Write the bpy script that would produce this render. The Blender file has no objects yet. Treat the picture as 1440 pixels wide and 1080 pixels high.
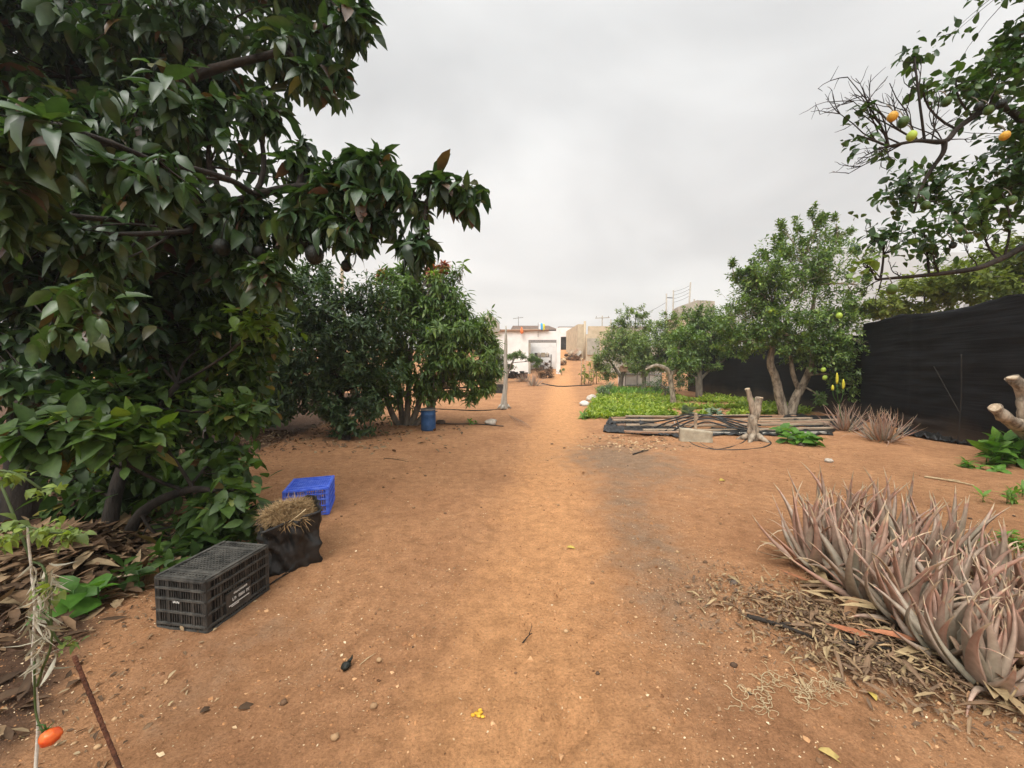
import bpy, math, random
import numpy as np
from mathutils import Vector, noise, Matrix, Euler

R = math.radians
random.seed(7)
RNG = np.random.default_rng(11)
scene = bpy.context.scene
COL = scene.collection

# ------------------------------------------------------------------ camera
CAM = Vector((0, 0, 1.5)); F = 541.0; PITCH = R(2.96)
cd = bpy.data.cameras.new('camera'); cam = bpy.data.objects.new('camera', cd); COL.objects.link(cam)
cam.location = CAM; cam.rotation_euler = (R(90) - PITCH, 0, 0)
cd.sensor_width = 36; cd.lens = 36 * F / 1440; cd.clip_start = 0.05; cd.clip_end = 4000
scene.camera = cam

# ------------------------------------------------------------------ world and sun
SUN_EL, SUN_AZ = 50.0, -152.0          # azimuth measured from +Y towards +X
w = bpy.data.worlds.new('World'); scene.world = w; w.use_nodes = True
nt = w.node_tree; nt.nodes.clear()
def wn(t, **k):
    n = nt.nodes.new(t)
    for a, b in k.items(): setattr(n, a, b)
    return n
sky = wn('ShaderNodeTexSky', sky_type='NISHITA', sun_disc=False, sun_elevation=R(SUN_EL), sun_rotation=R(SUN_AZ), dust_density=4.0)
bg1 = wn('ShaderNodeBackground'); bg1.inputs[1].default_value = 0.09
bg2 = wn('ShaderNodeBackground'); bg2.inputs[1].default_value = 1.0
tc = wn('ShaderNodeTexCoord'); sep = wn('ShaderNodeSeparateXYZ')
L = nt.links.new
L(tc.outputs['Generated'], sep.inputs[0])
mx = wn('ShaderNodeMath', operation='MAXIMUM'); mx.inputs[1].default_value = 0.0; L(sep.outputs[2], mx.inputs[0])
ad = wn('ShaderNodeMath', operation='ADD'); ad.inputs[1].default_value = 0.22; L(mx.outputs[0], ad.inputs[0])
dx = wn('ShaderNodeMath', operation='DIVIDE'); L(sep.outputs[0], dx.inputs[0]); L(ad.outputs[0], dx.inputs[1])
dy = wn('ShaderNodeMath', operation='DIVIDE'); L(sep.outputs[1], dy.inputs[0]); L(ad.outputs[0], dy.inputs[1])
cb = wn('ShaderNodeCombineXYZ'); L(dx.outputs[0], cb.inputs[0]); L(dy.outputs[0], cb.inputs[1])
nz = wn('ShaderNodeTexNoise'); nz.inputs['Scale'].default_value = 0.95; nz.inputs['Detail'].default_value = 5; nz.inputs['Roughness'].default_value = 0.48
nz.inputs['Distortion'].default_value = 0.4
L(cb.outputs[0], nz.inputs['Vector'])
cr = wn('ShaderNodeValToRGB'); e = cr.color_ramp.elements
e[0].position = 0.34; e[0].color = (0.150, 0.154, 0.156, 1); e[1].position = 0.64; e[1].color = (0.405, 0.405, 0.396, 1)
L(nz.outputs['Fac'], cr.inputs[0])
er = wn('ShaderNodeValToRGB'); er.color_ramp.interpolation = 'EASE'
e = er.color_ramp.elements
e[0].position = 0.0; e[0].color = (1.18, 1.14, 1.05, 1); e[1].position = 0.30; e[1].color = (1.04, 1.02, 1.0, 1)
k = e.new(0.55); k.color = (0.93, 0.93, 0.93, 1); k = e.new(0.74); k.color = (1.0, 1.0, 1.0, 1); k = e.new(1.0); k.color = (7.0, 7.0, 7.0, 1)
L(mx.outputs[0], er.inputs[0])
ml = wn('ShaderNodeMix', data_type='RGBA', blend_type='MULTIPLY'); ml.inputs[0].default_value = 1
L(cr.outputs[0], ml.inputs[6]); L(er.outputs[0], ml.inputs[7])
L(sky.outputs[0], bg1.inputs[0]); L(ml.outputs[2], bg2.inputs[0])
ms = wn('ShaderNodeMixShader'); ms.inputs[0].default_value = 0.92
out = wn('ShaderNodeOutputWorld')
L(bg1.outputs[0], ms.inputs[1]); L(bg2.outputs[0], ms.inputs[2]); L(ms.outputs[0], out.inputs[0])

sd = bpy.data.lights.new('sun', 'SUN'); sd.energy = 1.5; sd.angle = R(32); sd.color = (1, 0.97, 0.93)
so = bpy.data.objects.new('sun', sd); COL.objects.link(so)
az, el = R(SUN_AZ), R(SUN_EL)
sv = Vector((math.sin(az) * math.cos(el), math.cos(az) * math.cos(el), math.sin(el)))
so.rotation_euler = sv.to_track_quat('Z', 'Y').to_euler()

vs = scene.view_settings; vs.view_transform = 'Standard'; vs.look = 'None'; vs.exposure = 1.36; vs.gamma = 1
scene.render.engine = 'CYCLES'
scene.cycles.use_denoising = True
scene.cycles.max_bounces = 6; scene.cycles.diffuse_bounces = 3; scene.cycles.transmission_bounces = 3; scene.cycles.volume_bounces = 1

# ------------------------------------------------------------------ terrain
def sstep(a, b, t):
    t = np.clip((t - a) / (b - a), 0, 1); return t * t * (3 - 2 * t)
def T(x, y):
    y = np.asarray(y, float)
    a = np.where(y < 20, 0, np.where(y < 36, 0.70 * np.clip((y - 20) / 16, 0, 1) ** 1.6, 0.70 + (np.clip(y, 36, 61) - 36) * 0.126))
    return a
def Hm(x, y):      # small unevenness near the viewer
    v = Vector((x, y, 0))
    return 0.022 * noise.noise(v * 0.9) + 0.012 * noise.noise(v * 2.7 + Vector((5, 2, 0))) + 0.005 * noise.noise(v * 8)
def H(x, y):
    return float(T(x, y)) + Hm(x, y)
def ray(px, py):
    u, v = (px - 720) / F, (540 - py) / F
    c, s = math.cos(PITCH), math.sin(PITCH)
    return Vector((u, c + v * s, -s + v * c))
def W(px, py, d):
    r = ray(px, py); return CAM + r * (d / r.y)
def G(px, py):
    r = ray(px, py); t = 0.5
    while t < 200:
        p = CAM + r * t
        if p.z < H(p.x, p.y):
            break
        t += 0.02 if t < 12 else 0.1
    return Vector((p.x, p.y, H(p.x, p.y)))
def on(x, y): return Vector((x, y, H(x, y)))

# ------------------------------------------------------------------ materials
def new_mat(name):
    m = bpy.data.materials.new(name); m.use_nodes = True
    n = m.node_tree.nodes; b = n['Principled BSDF']
    return m, m.node_tree, b
def ramp(t, stops):
    r = t.nodes.new('ShaderNodeValToRGB'); e = r.color_ramp.elements
    e[0].position, e[0].color = stops[0][0], (*stops[0][1], 1)
    e[1].position, e[1].color = stops[-1][0], (*stops[-1][1], 1)
    for p, c in stops[1:-1]:
        q = e.new(p); q.color = (*c, 1)
    return r
def noise_mat(name, c1, c2, scale=5, rough=0.85, bump=0.3, bscale=None, metal=0.0, stretch=None, spec=0.3, lo=0.35, hi=0.65):
    m, t, b = new_mat(name)
    tc = t.nodes.new('ShaderNodeTexCoord'); n = t.nodes.new('ShaderNodeTexNoise')
    n.inputs['Scale'].default_value = scale; n.inputs['Detail'].default_value = 6; n.inputs['Roughness'].default_value = 0.62
    src = tc.outputs['Object']
    if stretch:
        mp = t.nodes.new('ShaderNodeMapping'); mp.inputs['Scale'].default_value = stretch
        t.links.new(src, mp.inputs[0]); src = mp.outputs[0]
    t.links.new(src, n.inputs['Vector'])
    r = ramp(t, [(lo, c1), (hi, c2)]); t.links.new(n.outputs['Fac'], r.inputs[0]); t.links.new(r.outputs[0], b.inputs['Base Color'])
    b.inputs['Roughness'].default_value = rough; b.inputs['Metallic'].default_value = metal
    b.inputs['Specular IOR Level'].default_value = spec
    if bump:
        n2 = t.nodes.new('ShaderNodeTexNoise'); n2.inputs['Scale'].default_value = bscale or scale * 4; n2.inputs['Detail'].default_value = 5
        t.links.new(src, n2.inputs['Vector'])
        bp = t.nodes.new('ShaderNodeBump'); bp.inputs['Strength'].default_value = bump; bp.inputs['Distance'].default_value = 0.02
        t.links.new(n2.outputs['Fac'], bp.inputs['Height']); t.links.new(bp.outputs[0], b.inputs['Normal'])
    return m
def tone_mat(name, stops, rough=0.5, transl=0.25, spec=0.4, bump=0.0, tint=None):
    """colour follows the per-leaf value stored in the mesh"""
    m, t, b = new_mat(name)
    a = t.nodes.new('ShaderNodeAttribute'); a.attribute_name = 'tone'
    r = ramp(t, stops); t.links.new(a.outputs['Fac'], r.inputs[0])
    colr = r.outputs[0]
    tc = t.nodes.new('ShaderNodeTexCoord'); n = t.nodes.new('ShaderNodeTexNoise'); n.inputs['Scale'].default_value = 30; n.inputs['Detail'].default_value = 3
    t.links.new(tc.outputs['Object'], n.inputs['Vector'])
    mm = t.nodes.new('ShaderNodeMix'); mm.data_type = 'RGBA'; mm.blend_type = 'MULTIPLY'; mm.inputs[0].default_value = 0.6
    r2 = ramp(t, [(0.3, (0.55, 0.55, 0.5)), (0.7, (1.15, 1.15, 1.1))]); t.links.new(n.outputs['Fac'], r2.inputs[0])
    t.links.new(colr, mm.inputs[6]); t.links.new(r2.outputs[0], mm.inputs[7]); colr = mm.outputs[2]
    t.links.new(colr, b.inputs['Base Color'])
    b.inputs['Roughness'].default_value = rough; b.inputs['Specular IOR Level'].default_value = spec
    if transl > 0:
        tr = t.nodes.new('ShaderNodeBsdfTranslucent'); mxs = t.nodes.new('ShaderNodeMixShader'); mxs.inputs[0].default_value = transl
        g = t.nodes.new('ShaderNodeMix'); g.data_type = 'RGBA'; g.blend_type = 'MULTIPLY'; g.inputs[0].default_value = 1
        g.inputs[7].default_value = (1.5, 1.7, 0.6, 1) if tint is None else (*tint, 1)
        t.links.new(colr, g.inputs[6]); t.links.new(g.outputs[2], tr.inputs[0])
        o = t.nodes['Material Output']
        t.links.new(b.outputs[0], mxs.inputs[1]); t.links.new(tr.outputs[0], mxs.inputs[2]); t.links.new(mxs.outputs[0], o.inputs[0])
    return m

M = {}
M['avocado'] = tone_mat('avocado_leaf', [(0, (0.0174, 0.0386, 0.0157)), (.35, (0.0298, 0.0644, 0.0234)), (.65, (0.0497, 0.0913, 0.0312)), (.84, (0.0933, 0.1611, 0.0455)), (.90, (0.1094, 0.0650, 0.0286)), (1, (0.0821, 0.0335, 0.0219))], .38, .22, .5)
M['custard'] = tone_mat('custard_leaf', [(0, (0.0219, 0.0460, 0.0110)), (.4, (0.0398, 0.0782, 0.0166)), (.7, (0.0695, 0.1243, 0.0221)), (.86, (0.1391, 0.2207, 0.0322)), (.92, (0.2186, 0.1840, 0.0368)), (1, (0.1291, 0.0598, 0.0276))], .5, .3, .35)
M['dark_tree'] = tone_mat('dark_tree_leaf', [(0, (0.0286, 0.0572, 0.0234)), (.5, (0.0585, 0.1040, 0.0390)), (.85, (0.1196, 0.1885, 0.0676)), (1, (0.1950, 0.2340, 0.0780))], .45, .18, .4)
M['mango'] = tone_mat('mango_leaf', [(0, (0.0387, 0.0774, 0.0205)), (.4, (0.0796, 0.1423, 0.0341)), (.75, (0.1480, 0.2334, 0.0512)), (.86, (0.2505, 0.3301, 0.0683)), (.9, (0.2846, 0.1594, 0.0570)), (1, (0.4326, 0.0796, 0.0683))], .45, .28, .4)
M['lemon'] = tone_mat('lemon_leaf', [(0, (0.0590, 0.1062, 0.0295)), (.4, (0.1107, 0.1843, 0.0502)), (.7, (0.1843, 0.2729, 0.0663)), (.9, (0.3097, 0.3982, 0.0959)), (1, (0.4720, 0.5310, 0.1328))], .42, .25, .45)
M['orange_leaf'] = tone_mat('orange_leaf', [(0, (0.0189, 0.0432, 0.0162)), (.5, (0.0378, 0.0837, 0.0243)), (.82, (0.0810, 0.1485, 0.0297)), (.92, (0.2025, 0.2835, 0.0405)), (1, (0.1080, 0.0675, 0.0338))], .38, .22, .5)
M['hedge'] = tone_mat('vine_leaf', [(0, (0.0935, 0.1265, 0.0275)), (.5, (0.1870, 0.2310, 0.0462)), (1, (0.3630, 0.3850, 0.0880))], .55, .3, .3)
M['olive'] = tone_mat('citrus_far_leaf', [(0, (0.0827, 0.1323, 0.0430)), (.5, (0.1736, 0.2479, 0.0760)), (1, (0.4133, 0.4794, 0.1653))], .5, .25, .35)
M['greens'] = tone_mat('lettuce_leaf', [(0, (0.0949, 0.1509, 0.0207)), (.5, (0.2151, 0.3019, 0.0345)), (1, (0.4554, 0.5071, 0.0862))], .5, .3, .3)
M['cabbage'] = tone_mat('cabbage_leaf', [(0, (.15, .21, .14)), (1, (.34, .42, .32))], .5, .15, .3)
M['weed'] = tone_mat('weed_leaf', [(0, (0.0448, 0.1170, 0.0156)), (.5, (0.0897, 0.2080, 0.0260)), (1, (0.1943, 0.3380, 0.0520))], .45, .3, .35)
M['tomato_leaf'] = tone_mat('tomato_leaf', [(0, (.10, .14, .05)), (.5, (.18, .24, .06)), (.8, (.25, .33, .07)), (1, (.34, .30, .17))], .55, .3, .3)
M['aloe'] = tone_mat('aloe_leaf', [(0, (0.2307, 0.2328, 0.1771)), (.3, (0.3534, 0.2935, 0.2255)), (.6, (0.4220, 0.2884, 0.2255)), (.85, (0.4319, 0.2277, 0.1664)), (1, (0.5497, 0.4149, 0.2792))], .5, 0, .4)
M['dry_leaf'] = tone_mat('dry_leaf', [(0, (.045, .028, .018)), (.4, (.12, .072, .042)), (.75, (.24, .15, .085)), (.93, (.36, .27, .16)), (1, (.55, .40, .10))], .8, .08, .2, tint=(1.2, 1, .7))
M['aloe_dry'] = tone_mat('aloe_dry_leaf', [(0, (.10, .065, .045)), (.5, (.25, .155, .09)), (.85, (.42, .31, .17)), (1, (.40, .15, .075))], .7, .05, .25, tint=(1.2, 1, .7))
M['straw'] = tone_mat('straw', [(0, (.20, .12, .06)), (.5, (.36, .24, .12)), (1, (.52, .40, .23))], .8, .05, .2, tint=(1.2, 1, .7))
M['chips'] = tone_mat('soil_chip', [(0, (.06, .04, .03)), (.25, (.22, .125, .07)), (.6, (.48, .31, .17)), (1, (.72, .56, .37))], .9, 0, .15)
M['crumb'] = tone_mat('soil_crumb', [(0, (.13, .065, .035)), (.3, (.29, .140, .068)), (.7, (.46, .235, .108)), (1, (.62, .37, .20))], .95, 0, .1)
M['pale_straw'] = noise_mat('pale_straw', (.36, .26, .14), (.58, .46, .28), 30, .85, .2)
M['bark'] = noise_mat('grey_bark', (.10, .085, .065), (.24, .205, .16), 9, .9, .8, 30, stretch=(1, 1, .3))
M['bark_dark'] = noise_mat('dark_bark', (.013, .011, .009), (.040, .031, .024), 9, .9, .7, 30, stretch=(1, 1, .3))
M['bark_pale'] = noise_mat('pale_bark', (.10, .075, .052), (.40, .325, .24), 13, .95, 1.0, 34, stretch=(1, 1, .4), lo=.36, hi=.6)
M['cut_wood'] = noise_mat('cut_wood', (.30, .21, .13), (.58, .47, .33), 22, .8, .3)
M['timber'] = noise_mat('weathered_timber', (.25, .18, .12), (.52, .40, .28), 6, .85, .4, 25, stretch=(.25, 4, 4))
M['timber_red'] = noise_mat('reddish_timber', (.22, .13, .085), (.44, .28, .18), 6, .85, .4, 25, stretch=(.25, 4, 4))
M['timber_grey'] = noise_mat('grey_timber', (.28, .25, .21), (.48, .44, .37), 7, .85, .4, 30, stretch=(3, 3, .3))
M['black_plastic'] = noise_mat('black_plastic', (.012, .012, .012), (.030, .028, .026), 7, .5, .2, 40)
M['crate_black'] = noise_mat('dusty_black_crate', (.016, .016, .015), (.060, .054, .046), 11, .55, .25, 60)
M['sheet_black'] = noise_mat('black_sheeting', (.008, .008, .008), (.024, .022, .020), 4, .45, .45, 18, spec=.32)
M['crate_dust_highlight'] = noise_mat('dusty_crate_highlight', (.026, .025, .022), (.090, .084, .072), 14, .75, .25, 60)  # dust, painted paler to carry the skylit highlight on rails and top lattice
M['withered'] = tone_mat('withered_tissue', [(0, (.22, .20, .14)), (.5, (.36, .33, .25)), (1, (.55, .52, .43))], .7, .2, .2, tint=(1.2, 1.1, .8))
M['crate_blue'] = noise_mat('blue_crate_plastic', (.035, .10, .60), (.12, .20, .70), 16, .55, .25, 50)
M['barrel_blue'] = noise_mat('blue_barrel_plastic', (.022, .075, .20), (.045, .12, .28), 9, .5, .2, 30)
M['lid'] = noise_mat('faded_lid', (.04, .042, .045), (.12, .11, .09), 9, .6, .3)
M['white_wall'] = noise_mat('white_plaster', (.74, .73, .70), (.88, .87, .84), 1.2, .9, .3, 14)
M['cream_wall'] = noise_mat('cream_plaster', (.46, .37, .25), (.62, .51, .36), 1.5, .9, .3, 14)
M['block_wall'] = noise_mat('grey_block_wall', (.30, .275, .225), (.44, .405, .335), 2, .95, .5, 20)
M['stone'] = noise_mat('pale_stone', (.34, .29, .23), (.58, .52, .44), 9, .9, .6)
M['stone_dark'] = noise_mat('dark_stone', (.07, .055, .045), (.17, .125, .095), 9, .9, .7)
M['concrete'] = noise_mat('concrete', (.33, .28, .20), (.48, .42, .31), 8, .95, .4, 40)
M['tile_roof'] = noise_mat('brown_roof', (.11, .075, .058), (.20, .14, .105), 5, .9, .5)
M['dark_inside'] = noise_mat('dark_interior', (.02, .018, .016), (.045, .04, .036), 3, .95, .2)
M['shed'] = noise_mat('white_shed_panel', (.50, .485, .44), (.66, .64, .59), 2, .7, .1)
M['rust'] = noise_mat('rusty_steel', (.055, .022, .013), (.16, .06, .03), 40, .85, .6, 120)
M['steel'] = noise_mat('grey_steel', (.20, .19, .18), (.32, .30, .28), 8, .6, .1)
M['twine'] = noise_mat('twine', (.42, .38, .31), (.66, .62, .54), 30, .9, .3)
M['orange'] = noise_mat('orange_peel', (.42, .22, .03), (.74, .40, .05), 16, .42, .3, 160)
M['green_fruit'] = noise_mat('green_citrus', (.035, .07, .014), (.075, .125, .02), 8, .42, .3, 160)
M['lime_fruit'] = noise_mat('pale_lemon', (.25, .40, .05), (.45, .55, .08), 8, .42, .2, 160)
M['dark_fruit'] = noise_mat('dark_avocado_fruit', (.005, .006, .004), (.014, .016, .010), 14, .5, .4, 90)
M['tomato'] = noise_mat('ripe_tomato', (.50, .03, .012), (.74, .17, .03), 16, .28, .05)
M['aloe_flower'] = noise_mat('yellow_flower', (.45, .40, .03), (.68, .60, .06), 30, .6, .3)
M['yellow'] = noise_mat('fallen_yellow', (.55, .28, .02), (.75, .45, .05), 30, .7, .3)
M['flag_white'] = noise_mat('flag_white', (.75, .75, .75), (.82, .82, .82), 4, .8, .1)
M['flag_blue'] = noise_mat('flag_blue', (.05, .32, .62), (.07, .38, .68), 4, .8, .1)
M['flag_yellow'] = noise_mat('flag_yellow', (.78, .66, .06), (.82, .72, .1), 4, .8, .1)
M['orange_cloth'] = noise_mat('orange_cloth', (.75, .17, .05), (.85, .26, .09), 4, .8, .1)
M['print'] = noise_mat('white_print', (.50, .49, .45), (.72, .71, .67), 30, .7, 0)
M['hill'] = noise_mat('hill_slope', (.09, .075, .06), (.17, .145, .115), .02, .95, 0)
M['wire'] = noise_mat('dark_wire', (.03, .03, .03), (.06, .06, .06), 5, .6, 0)

def netting_mat():
    m, t, b = new_mat('black_shade_netting')
    tc = t.nodes.new('ShaderNodeTexCoord')
    mp = t.nodes.new('ShaderNodeMapping'); mp.inputs['Scale'].default_value = (.35, .35, 9); t.links.new(tc.outputs['Object'], mp.inputs[0])
    n = t.nodes.new('ShaderNodeTexNoise'); n.inputs['Scale'].default_value = 2.2; n.inputs['Detail'].default_value = 5; t.links.new(mp.outputs[0], n.inputs['Vector'])
    n2 = t.nodes.new('ShaderNodeTexNoise'); n2.inputs['Scale'].default_value = 1.3; n2.inputs['Detail'].default_value = 4; t.links.new(tc.outputs['Object'], n2.inputs['Vector'])
    ad = t.nodes.new('ShaderNodeMath'); ad.operation = 'MULTIPLY'; t.links.new(n.outputs['Fac'], ad.inputs[0]); t.links.new(n2.outputs['Fac'], ad.inputs[1])
    r = ramp(t, [(.12, (.004, .004, .005)), (.42, (.014, .014, .015))]); t.links.new(ad.outputs[0], r.inputs[0])
    sp = t.nodes.new('ShaderNodeSeparateXYZ'); t.links.new(tc.outputs['Object'], sp.inputs[0])       # soil splashed on the foot of the net
    ds = t.nodes.new('ShaderNodeMath'); ds.operation = 'MULTIPLY_ADD'; t.links.new(n2.outputs['Fac'], ds.inputs[0]); ds.inputs[1].default_value = -.9; t.links.new(sp.outputs[2], ds.inputs[2])
    mr = t.nodes.new('ShaderNodeMapRange'); mr.inputs[1].default_value = -.45; mr.inputs[2].default_value = .05; mr.inputs[3].default_value = .75; mr.inputs[4].default_value = 0; t.links.new(ds.outputs[0], mr.inputs[0])
    dm = t.nodes.new('ShaderNodeMix'); dm.data_type = 'RGBA'; t.links.new(mr.outputs[0], dm.inputs[0]); t.links.new(r.outputs[0], dm.inputs[6]); dm.inputs[7].default_value = (.085, .055, .036, 1); t.links.new(dm.outputs[2], b.inputs['Base Color'])
    b.inputs['Roughness'].default_value = .75; b.inputs['Specular IOR Level'].default_value = .12
    n3 = t.nodes.new('ShaderNodeTexNoise'); n3.inputs['Scale'].default_value = 130; t.links.new(tc.outputs['Object'], n3.inputs['Vector'])
    b1 = t.nodes.new('ShaderNodeBump'); b1.inputs['Strength'].default_value = .45; b1.inputs['Distance'].default_value = .03; t.links.new(n.outputs['Fac'], b1.inputs['Height'])
    b2 = t.nodes.new('ShaderNodeBump'); b2.inputs['Strength'].default_value = .5; b2.inputs['Distance'].default_value = .004; t.links.new(n3.outputs['Fac'], b2.inputs['Height'])
    t.links.new(b1.outputs[0], b2.inputs['Normal']); t.links.new(b2.outputs[0], b.inputs['Normal'])
    return m
M['netting'] = netting_mat()

def soil_mat():
    m, t, b = new_mat('red_garden_soil')
    N = t.nodes.new; K = t.links.new
    tc = N('ShaderNodeTexCoord'); pos = tc.outputs['Object']
    def nz(s, d=5, r=.6):
        n = N('ShaderNodeTexNoise'); n.inputs['Scale'].default_value = s; n.inputs['Detail'].default_value = d; n.inputs['Roughness'].default_value = r
        K(pos, n.inputs['Vector']); return n.outputs['Fac']
    def mix(f, a, c, bl='MIX'):
        x = N('ShaderNodeMix'); x.data_type = 'RGBA'; x.blend_type = bl
        for v, i in ((f, 0), (a, 6), (c, 7)):
            if isinstance(v, (int, float)): x.inputs[i].default_value = v
            elif isinstance(v, tuple): x.inputs[i].default_value = (*v, 1)
            else: K(v, x.inputs[i])
        return x.outputs[2]
    def attr(nm):
        a = N('ShaderNodeAttribute'); a.attribute_name = nm; return a.outputs['Fac']
    def breakup(a, s, lo=.25, hi=.75, amt=.9):   # mask edges broken by noise
        x = N('ShaderNodeMath'); x.operation = 'MULTIPLY_ADD'; K(nz(s, 7, .65), x.inputs[0]); x.inputs[1].default_value = amt; x.inputs[2].default_value = -amt / 2
        y = N('ShaderNodeMath'); y.operation = 'ADD'; K(a, y.inputs[0]); K(x.outputs[0], y.inputs[1])
        r = N('ShaderNodeMapRange'); r.inputs[1].default_value = lo; r.inputs[2].default_value = hi; r.interpolation_type = 'SMOOTHSTEP'
        K(y.outputs[0], r.inputs[0]); return r.outputs[0]
    r1 = ramp(t, [(.3, (.345, .170, .083)), (.7, (.470, .245, .120))]); K(nz(1.1, 6), r1.inputs[0])
    c = r1.outputs[0]
    c = mix(breakup(attr('path'), 1.7, .1, .9, 1.0), c, (.56, .285, .128))
    c = mix(breakup(attr('grey'), 4.5, .15, 1.0, 1.7), c, (.265, .172, .108))
    c = mix(breakup(attr('litter'), 3.0), c, (.12, .068, .042))
    r2 = ramp(t, [(.32, (.62, .60, .58)), (.5, (1, 1, 1)), (.70, (1.28, 1.27, 1.25))]); K(nz(70, 6, .8), r2.inputs[0])
    c = mix(.95, c, r2.outputs[0], 'MULTIPLY')
    r3 = ramp(t, [(.36, (.72, .70, .68)), (.62, (1.12, 1.12, 1.12))]); K(nz(9, 6, .7), r3.inputs[0])
    c = mix(.8, c, r3.outputs[0], 'MULTIPLY')
    K(c, b.inputs['Base Color']); b.inputs['Roughness'].default_value = .95; b.inputs['Specular IOR Level'].default_value = .12
    h1, h2, h3 = nz(120, 5, .75), nz(26, 7, .7), nz(5, 5, .55)
    prev = None
    for h, s, d in ((h3, .7, .08), (h2, .9, .03), (h1, 1.0, .009)):
        bp = N('ShaderNodeBump'); bp.inputs['Strength'].default_value = s; bp.inputs['Distance'].default_value = d; K(h, bp.inputs['Height'])
        if prev: K(prev, bp.inputs['Normal'])
        prev = bp.outputs[0]
    K(prev, b.inputs['Normal'])
    return m
M['soil'] = soil_mat()

# ------------------------------------------------------------------ object helpers
def tag(o, label=None, cat=None, group=None, kind=None):
    if label: o['label'] = label
    if cat: o['category'] = cat
    if group: o['group'] = group
    if kind: o['kind'] = kind
    return o
def thing(name, label, cat, loc, group=None):
    o = bpy.data.objects.new(name, None); COL.objects.link(o); o.location = loc; o.empty_display_size = .1
    return tag(o, label, cat, group)
def worldloc(o):
    v = Vector(o.location)
    while o.parent: o = o.parent; v += Vector(o.location)
    return v
def link(name, me, parent=None, org=None):
    o = bpy.data.objects.new(name, me); COL.objects.link(o)
    if parent is not None: o.parent = parent
    elif org is not None: o.location = org
    return o
def np_mesh(name, V, faces, mat, parent=None, org=None, tone=None, smooth=True):
    """V (n,3) world coords, faces: list of (k,m) int arrays"""
    V = np.asarray(V, np.float32).copy()
    off = worldloc(parent) if parent is not None else (org if org is not None else None)
    if off is not None: V -= np.array(off, np.float32)
    me = bpy.data.meshes.new(name)
    me.vertices.add(len(V)); me.vertices.foreach_set('co', V.ravel())
    lens = np.concatenate([np.full(len(f), f.shape[1], np.int32) for f in faces]); idx = np.concatenate([f.ravel() for f in faces]).astype(np.int32)
    me.loops.add(len(idx)); me.loops.foreach_set('vertex_index', idx)
    me.polygons.add(len(lens)); st = np.zeros(len(lens), np.int32); st[1:] = np.cumsum(lens)[:-1]
    me.polygons.foreach_set('loop_start', st); me.polygons.foreach_set('loop_total', lens)
    me.polygons.foreach_set('use_smooth', np.full(len(lens), smooth))
    if tone is not None:
        a = me.attributes.new('tone', 'FLOAT', 'POINT'); a.data.foreach_set('value', np.asarray(tone, np.float32))
    me.update(calc_edges=True)
    for mm in (mat if isinstance(mat, (list, tuple)) else [mat]): me.materials.append(mm)
    return link(name, me, parent, org)

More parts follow.
